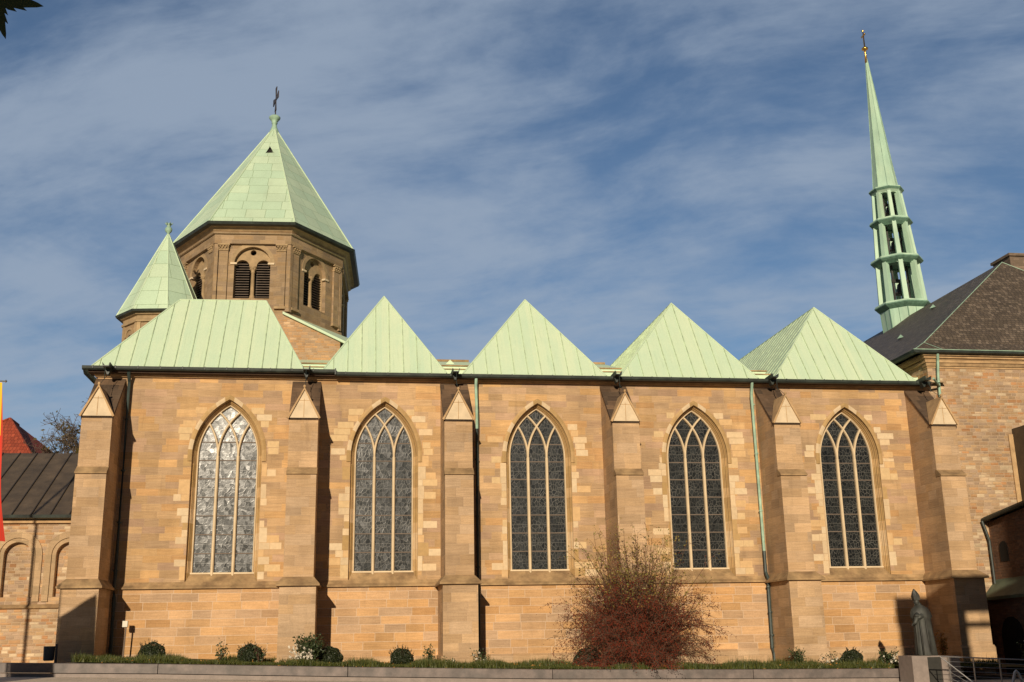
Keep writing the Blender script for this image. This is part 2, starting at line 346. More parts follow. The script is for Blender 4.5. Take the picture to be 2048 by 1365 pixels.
# ------------------------------------------------------------------ ground
GX = [-200, -30, -9.6, -3.2, 4.2, 9.8, 14, 20.5, 30, 200]; GZ = [1.6, 1.45, 1.0, .76, .49, .33, .26, .15, .1, -.1]
def G(x): return float(np.interp(x, GX, GZ))
def PV(x, y):
    a = G(x)-.45; s = min(max((y+44)/38.7, -.3), 1.)
    return a*s
mb = MB(); xs = [-600, -300, -200, -100, -60]+[i for i in range(-40, 41, 2)]+[60, 100, 200, 400, 900]; ys = [-600, -300, -150, -80, -60]+[i for i in range(-46, 10, 2)]+[20, 60, 150, 400, 1500]
nx = len(xs)
mb.add([(x, y, PV(x, y)) for y in ys for x in xs], [(j*nx+i, j*nx+i+1, (j+1)*nx+i+1, (j+1)*nx+i) for j in range(len(ys)-1) for i in range(nx-1)])
o = part('ground', mb, M['paving']); tag(o, 'pale beige stone paving of the square in front of the planting bed', 'paving', kind='structure')
mb = MB(); xs = [-9.2+i*.5 for i in range(0, 71)]; ys = [-4.9+i*.5 for i in range(0, 11)]; nx = len(xs); rng = random.Random(3)
mb.add([(x, y, G(x)+(.0 if j == 0 else .02*j*.5)+rng.uniform(-.015, .015)-.02) for j, y in enumerate(ys) for x in xs],
       [(j*nx+i, j*nx+i+1, (j+1)*nx+i+1, (j+1)*nx+i) for j in range(len(ys)-1) for i in range(nx-1)])
o = part('lawn', mb, M['soil']); tag(o, 'strip of lawn soil between the low wall and the church', 'lawn', kind='structure')
# grass blades
rs = np.random.RandomState(5); NB = 62000
gx = rs.uniform(-9.0, 24., NB); gy = -4.85+4.6*rs.rand(NB)**1.7
tuft = .5+.5*np.sin(gx*2.1+np.sin(gy*3))*np.sin(gx*5.3+gy*2.)
gz = np.interp(gx, GX, GZ)+.04
patch = np.clip(.55+.9*np.sin(gx*.9+1.3)*np.sin(gx*.37+gy*.8)+.5*np.sin(gx*2.7), .25, 1.25)
gh = (.10+.13*rs.rand(NB))*(.75+.5*tuft)*patch*np.where(rs.rand(NB) < .04, 1.5, 1); ga = rs.uniform(0, 2*np.pi, NB); gw = .010+.010*rs.rand(NB)
lx = rs.normal(0, .06, NB); ly = rs.normal(0, .06, NB)
V = np.zeros((NB, 3, 3))
V[:, 0] = np.stack([gx-np.cos(ga)*gw, gy-np.sin(ga)*gw, gz-.03], -1); V[:, 1] = np.stack([gx+np.cos(ga)*gw, gy+np.sin(ga)*gw, gz-.03], -1)
V[:, 2] = np.stack([gx+lx, gy+ly, gz+gh], -1)
def tri_mesh(name, V):
    n = len(V); me = bpy.data.meshes.new(name); me.vertices.add(n*3); me.vertices.foreach_set('co', V.reshape(-1).astype(np.float32))
    me.loops.add(n*3); me.loops.foreach_set('vertex_index', np.arange(n*3, dtype=np.int32)); me.polygons.add(n)
    me.polygons.foreach_set('loop_start', np.arange(0, n*3, 3, dtype=np.int32)); me.polygons.foreach_set('loop_total', np.full(n, 3, dtype=np.int32)); me.update(); return me
me = tri_mesh('grass', V); me.materials.append(M['grass']); o = bpy.data.objects.new('grass', me); COL.objects.link(o)
tag(o, 'tufty green grass growing along the top of the low wall', 'grass', kind='stuff')

# ------------------------------------------------------------------ church: facade
church = thing('church', (7.5, 0, .3), 'long sandstone church side with five pointed windows, six buttresses and pale green hipped roofs', 'church')
WX = [-4.87, 1.31, 7.62, 14.36, 21.15]; SILL, SPR, HW, RAD = 4.12, 8.66, 1.18, 2.36
def arch_pts(off, z0, n=14, depth=None, xc=0.):
    """pointed arch outline from lower left over the apex to lower right, offset outwards by off"""
    r = RAD+off; p = [(xc-HW-off, z0)]
    za = math.sqrt(r*r-HW*HW); th = math.atan2(za, -HW)  # about centre +HW
    for i in range(n+1):
        a = math.pi+(th-math.pi)*i/n; p.append((xc+HW+r*math.cos(a), SPR+r*math.sin(a)))
    p += [(2*xc-x, zz) for x, zz in p[:-1][::-1]]
    return p
OFF = .17
mb = MB()
holes = [arch_pts(OFF, 3.66, xc=x)[::-1] for x in WX]
mb.fill([(-10.0, 3.6), (25.25, 3.6), (25.25, 11.8), (-10.0, 11.8)], holes, lambda u_, v_: (u_, 0, v_), flip=False)
# end and back so that the wall is a solid
mb.add([(-10, 0, 3.6), (-10, 0, 11.8), (-10, 6, 11.8), (-10, 6, 3.6)], [(0, 1, 2, 3)])
part('wall', mb, M['ashlar'], church)
mb = MB(); mb.box(-10.02, 25.25, -.10, .7, 0.0, 3.52); part('base_wall', mb, M['ashlar_low'], church)
mb = MB(); mb.prism([(-10.05, -.22, 0), (-10.05, -.22, .80), (-10.05, -.10, .88), (-10.05, .2, .88), (-10.05, .2, 0)], (35.3, 0, 0)); part('plinth', mb, M['buttress'], church)
def string_profile(y0): return [(y0-.12, 3.50), (y0-.12, 3.55), (y0+.02, 3.64), (y0+.10, 3.76), (y0+.3, 3.76), (y0+.3, 3.50)]
mb = MB(); pr = string_profile(-.10); mb.prism([(-10.04, a, b_) for a, b_ in pr], (35.28, 0, 0)); part('string_course', mb, M['string'], church)
mb = MB(); mb.box(-10.1, 25.25, -.10, .2, 11.74, 11.80); mb.box(-10.12, 25.25, -.15, .2, 11.66+.14, 11.84); part('cornice', mb, M['trim'], church)
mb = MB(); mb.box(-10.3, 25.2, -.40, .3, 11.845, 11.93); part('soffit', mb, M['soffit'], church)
mb = MB()
def gutter(x0, x1, zt, y=-.58):
    mb.prism([(x0, y, zt), (x0, y+.02, zt-.10), (x0, y+.07, zt-.15), (x0, y+.16, zt-.15), (x0, y+.26, zt-.02), (x0, y+.26, zt)], (x1-x0, 0, 0))
    k = x0+.4
    while k < x1: mb.box(k, k+.03, y-.012, y+.05, zt-.1, zt+.02); k += .85
gutter(-10.5, -.70, 12.06, -.62); gutter(-.72, 25.0, 11.97)
mb.box(-.74, -.69, -.64, -.1, 11.85, 12.10); mb.prism([(-10.5, -.62, 12.06), (-10.5, -.2, 11.8), (-10.5, 4, 11.8), (-10.5, 4, 12.06)], (.06, 0, 0))
part('gutter', mb, M['gutter'], church)

# windows
def ribbon(mb, pts, wd, y0, y1, tf=None):
    """bar of width wd following 2D points (x,z), depth y0..y1, chamfered front"""
    n = len(pts); L, Rr = [], []
    for i, p in enumerate(pts):
        a = Vector(pts[max(i-1, 0)]); c = Vector(pts[min(i+1, n-1)]); dd = (c-a).normalized(); nn = Vector((-dd.y, dd.x))
        L.append(Vector(p)+nn*wd/2); Rr.append(Vector(p)-nn*wd/2)
    ring = []
    for l_, r_ in zip(L, Rr):
        c = (l_+r_)/2
        ring += [(l_.x, y1, l_.y), (l_.x, y0+.05, l_.y), (c.x+(l_.x-c.x)*.35, y0, c.y+(l_.y-c.y)*.35), (c.x+(r_.x-c.x)*.35, y0, c.y+(r_.y-c.y)*.35), (r_.x, y0+.05, r_.y), (r_.x, y1, r_.y)]
    k = 6; fs = [(i*k+j, (i+1)*k+j, (i+1)*k+j+1, i*k+j+1) for i in range(n-1) for j in range(k-1)] + [tuple(range(k)), tuple((n-1)*k+j for j in range(k))[::-1]]
    mb.add(ring, fs)
def build_window(xc):
    O = (xc, 0, 0)
    prof = [(.17, -.004), (.17, .07), (.145, .10), (.145, .14), (.12, .17), (.10, .15), (.09, .21), (.06, .24), (.06, .29), (.03, .31), (.025, .34), (.0, .36), (0, .42)]
    mb = MB(); rows = [[(x, yy, z_) for x, z_ in arch_pts(o_, 3.64 if o_ > .08 else SILL-.25, xc=xc)] for o_, yy in prof]
    # split the straight jambs into courses so that every stone has its own tone
    rows2 = []
    zc = [3.64, 4.1, 4.55, 4.95, 5.6, 6.0, 6.55, 7.0, 7.4, 8.0, 8.3]
    for r_ in rows:
        a0, b0_ = r_[0], r_[-1]; rows2.append([a0]+[(a0[0], a0[1], max(k_, a0[2]+.001*q_)) for q_, k_ in enumerate(zc[1:], 1)]+r_[1:-1]+[(b0_[0], b0_[1], max(k_, b0_[2]+.001*q_)) for q_, k_ in list(enumerate(zc[1:], 1))[::-1]]+[b0_])
    rows = rows2; n = len(rows[0]); rf_ = random.Random(8); FT = [(.50,.33,.16), (.42,.27,.11), (.54,.37,.19), (.38,.24,.10), (.48,.31,.14), (.56,.40,.23)]; tn = []; cur = FT[0]
    for j in range(n-1):
        if j < 11 or j > n-12 or j % 3 == 0: cur = rf_.choice(FT)
        tn.append(cur)
    vs_ = [p for r_ in rows for p in r_]; o_0 = len(mb.v); mb.v += vs_
    for i in range(len(rows)-1):
        for j in range(n-1): mb.f.append((o_0+i*n+j, o_0+(i+1)*n+j, o_0+(i+1)*n+j+1, o_0+i*n+j+1)); mb.c.append(tn[j])
    win = part('window', mb, M['quoin'], church, origin=O)
    # hood mould round the arch, ending at the springing
    mb = MB(); a = arch_pts(.165, SPR-.25, xc=xc); b2 = arch_pts(.335, SPR-.25, xc=xc); n = len(a)
    ring = []
    for p, q_ in zip(a, b2): ring += [(p[0], .02, p[1]), (p[0], -.045, p[1]), ((p[0]+q_[0])/2, -.06, (p[1]+q_[1])/2), (q_[0], -.03, q_[1]), (q_[0], .02, q_[1])]
    HT = [(.42,.27,.12), (.36,.23,.095), (.46,.30,.14), (.56,.42,.26), (.40,.255,.11), (.44,.28,.12)]; rh = random.Random(21)
    mb.v += ring; cur = HT[0]
    for i in range(n-1):
        if i % 2 == 0: cur = rh.choice(HT)
        for j in range(4): mb.f.append((i*5+j, i*5+j+1, (i+1)*5+j+1, (i+1)*5+j)); mb.c.append(cur)
    mb.f += [(0, 1, 2, 3, 4)[::-1], tuple((n-1)*5+j for j in range(5))]; mb.c += [HT[0], HT[0]]
    part('hood_mould', mb, M['quoin'], win)
    # sloping sill
    mb = MB(); mb.add([(xc-HW-.18, -.03, 3.70), (xc+HW+.18, -.03, 3.70), (xc+HW+.02, .36, SILL-.02), (xc-HW-.02, .36, SILL-.02), (xc-HW-.18, .36, 3.6), (xc+HW+.18, .36, 3.6),
                             (xc-HW-.18, -.03, 3.62), (xc+HW+.18, -.03, 3.62)],
                            [(0, 1, 2, 3), (6, 7, 1, 0), (0, 3, 4), (1, 5, 2)])
    part('sill', mb, M['string'], win)
    mb = MB(); mb.box(xc-HW-.03, xc+HW+.03, .30, .44, SILL-.06, SILL+.0)
    for mx in (-HW/3, HW/3):
        ribbon(mb, [(xc+mx, SILL-.22), (xc+mx, SPR)], .115, .26, .45)
        for sg in (-1, 1):
            cx_ = mx+sg*RAD; other = -sg*HW  # centre of the jamb arc it runs into
            xi = (cx_-sg*HW)/2; zi = math.sqrt(max(RAD*RAD-(xi-cx_)**2, 0)); ang = math.atan2(zi, (xi-cx_)*-sg)
            pts = [(xc+cx_-sg*RAD*math.cos(ang*i/12), SPR+RAD*math.sin(ang*i/12)) for i in range(13)]
            ribbon(mb, pts, .088, .262 if sg > 0 else .268, .45)
    inner = arch_pts(.0, SILL, xc=xc); ribbon(mb, [(xc+(x-xc)*.98, z_) for x, z_ in inner], .07, .30, .45)
    part('tracery', mb, M['mullion'], win)
    mb = MB(); k = SILL+.73
    while k < SPR+.8: mb.box(xc-HW-.0, xc+HW+.0, .385, .405, k-.016, k+.016); k += .73
    part('glazing_bars', mb, M['post'], win)
    mb = MB(); mb.fill(arch_pts(.03, SILL-.1, xc=xc), [], lambda u_, v_: (u_, .415, v_)); 
    part('glass', mb, M['glass'], win)
    return win
w0 = build_window(WX[0]); wins = [w0]
for x in WX[1:]: wins.append(copy_tree(w0, church, Vector((x, 0, 0))-WL[church]))
wins[0]['label'] = 'leftmost window, glass shining silver with the reflected sun'
QC = [(.61,.45,.27), (.57,.37,.18), (.60,.46,.29), (.57,.40,.21), (.42,.27,.115), (.55,.41,.25), (.38,.24,.095)]
for i, (x, wn) in enumerate(zip(WX, wins)):
    rq = random.Random(40+i); mb = MB()
    for sg in (-1, 1):
        z_ = 3.82
        while z_ < SPR-.1:
            h = rq.choice([.27, .27, .30, .52, .58]); 
            if rq.random() < .88:
                mb.cc = rq.choice(QC[:6] if rq.random() < .8 else QC); wd = rq.choice([.18, .24, .2, .42, .3]); x0 = x+sg*(HW+OFF+.012)
                mb.box(min(x0, x0+sg*wd), max(x0, x0+sg*wd), -.006, .01, z_+.006, min(z_+h, SPR)-.006)
                if rq.random() < (.5 if sg > 0 else .3):
                    mb.cc = rq.choice(QC[:4]); w2 = rq.uniform(.25, .6); x1 = x0+sg*(wd+.012)
                    mb.box(min(x1, x1+sg*w2), max(x1, x1+sg*w2), -.006, .01, z_+.006, min(z_+min(h, .28), SPR)-.006)
            z_ += h
        # blocks stepping along the arch
        for k in range(7):
            zz = SPR+.03+k*.27; r_ = RAD+.36; dx_ = math.sqrt(max(r_*r_-(zz+.2-SPR)**2, 0))-HW if zz > SPR-.3 else HW+.36
            if rq.random() < (.75 if sg > 0 else .4) and dx_ > .5:
                mb.cc = rq.choice(QC[:4]); w2 = rq.uniform(.3, .75); x1 = x+sg*(dx_+.05)
                mb.box(min(x1, x1+sg*w2), max(x1, x1+sg*w2), -.006, .01, zz+.006, zz+.255)
    mb.cc = None
    part('quoins', mb, M['quoin'], wn)

# buttresses
BX = [-9.485, -1.855, 4.125, 10.875, 17.67, 24.575]
def build_buttress(xc):
    O = (xc, 0, 0); hw = .55; mb = MB()
    def ring(hw_, y, z_): return [(xc-hw_, y, z_), (xc+hw_, y, z_)]
    # side outline (y,z) of the shaft extruded between the side faces
    side = [(0.05, 3.5), (-2.15, 3.5), (-2.15, 7.62), (-1.9, 7.84), (-1.9, 9.74), (.05, 11.66)]
    mb.prism([(xc-hw, a, b_) for a, b_ in side], (2*hw, 0, 0))
    bt = part('buttress', mb, M['buttress'], church, origin=O)
    mb = MB(); mb.prism([(xc-hw-.11, a, b_) for a, b_ in [(0, 0), (-2.4, 0), (-2.4, 3.5), (0, 3.5)]], (2*hw+.22, 0, 0))
    part('buttress_base', mb, M['ashlar_low' if False else 'buttress'], bt)
    mb = MB(); mb.prism([(xc-hw-.17, a, b_) for a, b_ in [(0, 0), (-2.5, 0), (-2.5, .78), (-2.4, .88), (0, .88)]], (2*hw+.34, 0, 0)); part('buttress_plinth', mb, M['buttress'], bt)
    mb = MB()   # weathered cap over the base, drips over it on three sides
    a, b2 = hw+.24, hw+.0
    lo = [(xc-a, .0, 3.46), (xc-a, -2.54, 3.46), (xc+a, -2.54, 3.46), (xc+a, .0, 3.46)]; lo2 = [(x_, y_, 3.53) for x_, y_, _ in lo]
    hi = [(xc-b2-.01, .0, 3.80), (xc-b2-.01, -2.16, 3.80), (xc+b2+.01, -2.16, 3.80), (xc+b2+.01, .0, 3.80)]
    mb.add(lo+lo2+hi, [(0, 1, 2, 3)[::-1], (0, 1, 5, 4), (1, 2, 6, 5), (2, 3, 7, 6), (4, 5, 9, 8), (5, 6, 10, 9), (6, 7, 11, 10), (8, 9, 10, 11)])
    part('weathering', mb, M['string'], bt)
    mb = MB(); mb.prism([(xc-hw-.02, a_, b_) for a_, b_ in [(-1.85, 7.60), (-2.22, 7.60), (-2.22, 7.65), (-1.89, 7.90), (-1.85, 7.90)]], (2*hw+.04, 0, 0)); part('offset_course', mb, M['string'], bt)
    # sloping top, dark weathered slabs
    mb = MB(); s_ = (11.66-9.74)/1.95
    mb.add([(xc-hw-.02, -1.94, 9.73), (xc+hw+.02, -1.94, 9.73), (xc+hw+.02, .03, 11.70), (xc-hw-.02, .03, 11.70), (xc-hw-.02, -1.90, 9.62), (xc+hw+.02, -1.90, 9.62), (xc+hw+.02, .03, 11.55), (xc-hw-.02, .03, 11.55)],
           [(0, 1, 2, 3), (0, 3, 7, 4), (1, 5, 6, 2)]); part('sloped_top', mb, M['darkstone'], bt)
    # gablet
    mb = MB(); mb.prism([(xc-hw-.0, -1.96, 9.80), (xc+hw, -1.96, 9.80), (xc, -1.96, 10.93)], (0, .5, 0)); g_ = part('gablet', mb, M['cream'], bt)
    mb = MB(); mb.box(xc-.012, xc+.012, -1.966, -1.94, 9.82, 10.55); mb.box(xc-.2, xc+.2, -1.966, -1.94, 10.47, 10.49); part('joint', mb, M['trim'], g_)
    mb = MB()
    for sg in (-1, 1):   # coping slabs = little roof running back into the slope
        e = Vector((sg*(hw+.07), -2.02, -1.22)); 
        p0 = (xc, -2.03, 11.00); p1 = (xc+sg*(hw+.09), -2.03, 9.80); p2 = (xc+sg*(hw+.02), -2.03, 9.76); p3 = (xc, -2.03, 10.90)
        ridge_y = -.72; low_y = -1.9
        mb.add([p0, p1, p2, p3, (xc, ridge_y, 11.00), (p1[0], low_y, p1[2]), (p2[0], low_y, p2[2]), (xc, ridge_y, 10.90)],
               [(0, 1, 2, 3) if sg < 0 else (3, 2, 1, 0), (0, 4, 5, 1), (1, 5, 6, 2), (3, 2, 6, 7)])
    part('coping', mb, M['trim'], g_)
    mb = MB(); mb.lathe([(.0, -.02), (.045, .0), (.06, .05), (.045, .10), (0, .12)], (xc, -1.99, 10.98), 8); part('knob', mb, M['trim'], g_, smooth=True)
    # rain spout that throws water over the buttress
    mb = MB(); mb.prism([(xc-.15, -.3, 12.05), (xc-.12, -.3, 11.88), (xc+.12, -.3, 11.88), (xc+.15, -.3, 12.05), (xc+.12, -.3, 12.02), (xc+.095, -.3, 11.92), (xc-.095, -.3, 11.92), (xc-.12, -.3, 12.02)], (0, -.85, .03))
    mb.prism([(xc-.11, -.5, 11.88), (xc+.11, -.5, 11.88), (xc+.03, -.5, 11.66), (xc-.03, -.5, 11.66)], (0, -.25, .02))
    mb.tube([(xc, -1.2, 11.9), (xc, -1.22, 11.35)], .012, 5); mb.tube([(xc+.02, -.9, 11.6), (xc, -1.9, 11.02)], .010, 5)
    part('rain_spout', mb, M['gutter'], bt)
    return bt
b0 = build_buttress(BX[0]); bts = [b0]
for x in BX[1:]: bts.append(copy_tree(b0, church, Vector((x, 0, 0))-WL[church]))

# roofs
def seams(mb, poly, spacing, wd=.035, ht=.03, start=None, inset=.02):
    """standing seams running up the slope of a planar polygon"""
    P_ = [Vector(p) for p in poly]; n = Vector((0, 0, 0))
    for i in range(len(P_)): n += P_[i].cross(P_[(i+1) % len(P_)])
    n.normalize(); 
    if n.z < 0: n = -n
    v_ = Vector((0, 0, 1))-n*n.z; v_.normalize(); u_ = v_.cross(n)
    q_ = [((p-P_[0]).dot(u_), (p-P_[0]).dot(v_)) for p in P_]; umin, umax = min(a for a, _ in q_), max(a for a, _ in q_)
    k = umin+(start if start is not None else spacing*.5)
    while k < umax-.02:
        hits = []
        for i in range(len(q_)):
            (a, b1_), (c, d_) = q_[i], q_[(i+1) % len(q_)]
            if (a-k)*(c-k) < 0: hits.append(b1_+(d_-b1_)*(k-a)/(c-a))
        if len(hits) >= 2:
            lo, hi = min(hits)+inset, max(hits)-inset
            if hi-lo > .15:
                def W_(uu, vv, h): return P_[0]+u_*uu+v_*vv+n*h
                mb.add([W_(k-wd/2, lo, 0), W_(k+wd/2, lo, 0), W_(k+wd/2, hi, 0), W_(k-wd/2, hi, 0), W_(k-wd/2, lo, ht), W_(k+wd/2, lo, ht), W_(k+wd/2, hi, ht), W_(k-wd/2, hi, ht)],
                       [(4, 5, 6, 7), (0, 1, 5, 4), (1, 2, 6, 5), (2, 3, 7, 6), (3, 0, 4, 7)])
        k += spacing
def ridge(mb, a, b_, r_=.035): mb.tube([a, b_], r_, 6)
EZ = 12.03
def roof_bay(xl, xr, xa, za, ya=2.5, yb=15.):
    A, B = (xl, -.36, EZ), (xr, -.36, EZ); T = (xa, ya, za); TB = (xa, yb, za); AB, BB = (xl, yb, EZ), (xr, yb, EZ)
    mb = MB(); f = [[A, B, T], [A, T, TB, AB], [B, BB, TB, T], [AB, TB, BB]]
    for q_ in f: mb.poly(q_)
    mb.prism([(xl, -.36, EZ-.003), (xl, -.36, EZ-.05), (xl, .0, EZ-.05), (xl, 0, EZ-.003)], (xr-xl, 0, 0))
    rf = part('roof', mb, M['copper'], church)
    ms = MB(); seams(ms, f[0], .57, start=.45); seams(ms, f[1], .6, .028, .022); seams(ms, f[2], .6, .028, .022); part('seams', ms, M['copper_seam'], rf)
    mr = MB(); ridge(mr, A, T); ridge(mr, B, T); ridge(mr, T, TB); part('ridge_roll', mr, M['copper'], rf)
    return rf
roof_bay(-1.26, 3.80, 1.28, 16.16); roof_bay(4.48, 10.52, 7.60, 16.18); roof_bay(11.13, 17.2, 14.42, 16.2); roof_bay(17.95, 24.45, 21.33, 16.17)
A, B, T1, T2 = (-10.22, -.36, 12.08), (-1.98, -.36, 12.08), (-7.45, 2.5, 15.78), (-3.82, 2.5, 15.82); A2, B2 = (-10.22, 5.3, 12.08), (-1.98, 5.3, 12.08)
mb = MB(); f = [[A, B, T2, T1], [A, T1, A2], [B, B2, T2], [A2, T1, T2, B2]]
for q_ in f: mb.poly(q_)
mb.box(-10.22, -1.98, -.36, 0, 12.03, 12.075)
rf = part('roof', mb, M['copper'], church, label='broad left roof with a ridge running along the wall')
ms = MB(); seams(ms, f[0], .57, start=.3); seams(ms, f[1], .6, .028, .022); seams(ms, f[2], .6, .028, .022); part('seams', ms, M['copper_seam'], rf)
mr = MB(); ridge(mr, A, T1); ridge(mr, T1, T2); ridge(mr, B, T2); part('ridge_roll', mr, M['copper'], rf)
# valleys between the roofs, rising to a low back roof
for xa, xb in ((-2.6, -.7), (3.0, 5.4), (9.8, 12.0), (16.4, 18.8), (23.6, 25.9)):
    mb = MB(); mb.add([(xa, -.3, 12.0), (xb, -.3, 12.0), (xb, .9, 12.22), (xa, .9, 12.22), (xa, .92, 12.50), (xb, .92, 12.50), (xa, 2.6, 12.95), (xb, 2.6, 12.95), (xa, 2.62, 13.08), (xb, 2.62, 13.08), (xa, 6.0, 14.12), (xb, 6.0, 14.12), (xa, 9, 13.5), (xb, 9, 13.5)],
           [(0, 1, 2, 3), (3, 2, 5, 4), (4, 5, 7, 6), (6, 7, 9, 8), (8, 9, 11, 10), (10, 11, 13, 12)])
    vr = part('valley_roof', mb, M['copper'], church); xb = min(xb, 25.2)
    mb = MB(); mb.box(xa, xb, 5.9, 6.1, 14.10, 14.20); mb.box(xa, xb, .88, .96, 12.50, 12.54); mb.box(xa, xb, 2.56, 2.66, 13.06, 13.11)
    part('valley_flashing', mb, M['string'], vr)
mb = MB(); mb.add([(4.12, 4.1, 13.50), (4.58, 4.1, 13.50), (4.35, 4.1, 13.74), (4.35, 5.2, 13.80)], [(0, 1, 2), (0, 2, 3), (1, 3, 2)]); part('roof_vent', mb, M['copper'], vr)

# downpipes
def pipe(pts, mat, r_=.055, bands=()):
    mb = MB(); mb.tube(pts, r_, 8)
    for x_, y_, z_ in bands: mb.lathe([(.0, -.03), (r_+.025, -.03), (r_+.025, .03), (0, .03)], (x_, y_, z_), 8)
    return mb
dp = part('downpipe', pipe([(-8.75, -.45, 11.85), (-8.75, -.2, 11.5), (-8.74, -.18, 4.0), (-8.72, -.36, 3.6), (-8.7, -.30, 3.2), (-8.68, -.3, .9)], M['pipe'], .07, [(-8.74, -.18, k) for k in (10., 8., 6., 4.2)]), M['pipe'], church, smooth=False)
dp = part('downpipe', pipe([(5.03, -.40, 9.75), (5.04, -.25, 9.0), (5.04, -.22, 4.0), (5.04, -.36, 3.6), (5.05, -.30, 3.2), (5.05, -.3, .6)], M['pipe'], .06, [(5.04, -.22, k) for k in (8.5, 6.2, 4.2)]), M['pipe'], church)
part('upper_pipe', pipe([(5.02, -.42, 11.86), (5.0, -.42, 11.5), (5.03, -.41, 10.4), (5.03, -.40, 9.72)], M['patina'], .062), M['patina'], dp)
dp = part('downpipe', pipe([(16.93, -.22, 4.75), (16.93, -.22, 3.9), (16.96, -.38, 3.6), (16.95, -.32, 3.2), (16.93, -.3, .9), (16.95, -.42, .7), (16.95, -.42, .3)], M['pipe'], .068, [(16.94, -.34, k) for k in (3.3, 2.3, 1.4)]), M['pipe'], church)
part('upper_pipe', pipe([(16.88, -.45, 11.86), (16.87, -.28, 11.3), (16.90, -.22, 10.5), (16.93, -.22, 4.74)], M['patina'], .062, [(16.92, -.22, k) for k in (10.9, 8.8, 6.4)]), M['patina'], dp)

# ------------------------------------------------------------------ octagonal tower
TC = (-4.44, 11.9)
tower = thing('octagonal_tower', (TC[0], TC[1], 12), 'octagonal sandstone tower with louvred twin windows under a green pyramid roof and iron cross', 'tower')
def octpoly(off=0.):
    a, bx, by1, by2 = 1.84, 4.17, 2.66, 6.11   # half front width, half width, half side length, half depth
    k = .414*off; ct, st_ = math.cos(R(-3)), math.sin(R(-3))
    return [(TC[0]+ct*(x_-TC[0])-st_*(y_-TC[1]), TC[1]+st_*(x_-TC[0])+ct*(y_-TC[1])) for x_, y_ in [(TC[0]-a-k, TC[1]-by2-off), (TC[0]+a+k, TC[1]-by2-off), (TC[0]+bx+off, TC[1]-by1-k), (TC[0]+bx+off, TC[1]+by1+k), (TC[0]+a+k, TC[1]+by2+off), (TC[0]-a-k, TC[1]+by2+off), (TC[0]-bx-off, TC[1]+by1+k), (TC[0]-bx-off, TC[1]-by1-k)]]
def oct_ring(mb, offs):
    """closed band through (off, z) profile points around the octagon"""
    n = 8; vs = []
    for o_, z_ in offs: vs += [(x_, y_, z_) for x_, y_ in octpoly(o_)]
    mb.add(vs, [(i*n+j, i*n+(j+1) % n, (i+1)*n+(j+1) % n, (i+1)*n+j) for i in range(len(offs)-1) for j in range(n)])
base = octpoly(-.30)   # wall panel plane
faces8 = []
for i in range(8):
    p0, p1 = Vector((*base[i], 0)), Vector((*base[(i+1) % 8], 0)); faces8.append((p0, p1))
def semicircle(cx_, z0, r_, n=12): return [(cx_+r_*math.cos(math.pi*j/n), z0+r_*math.sin(math.pi*j/n)) for j in range(n+1)]
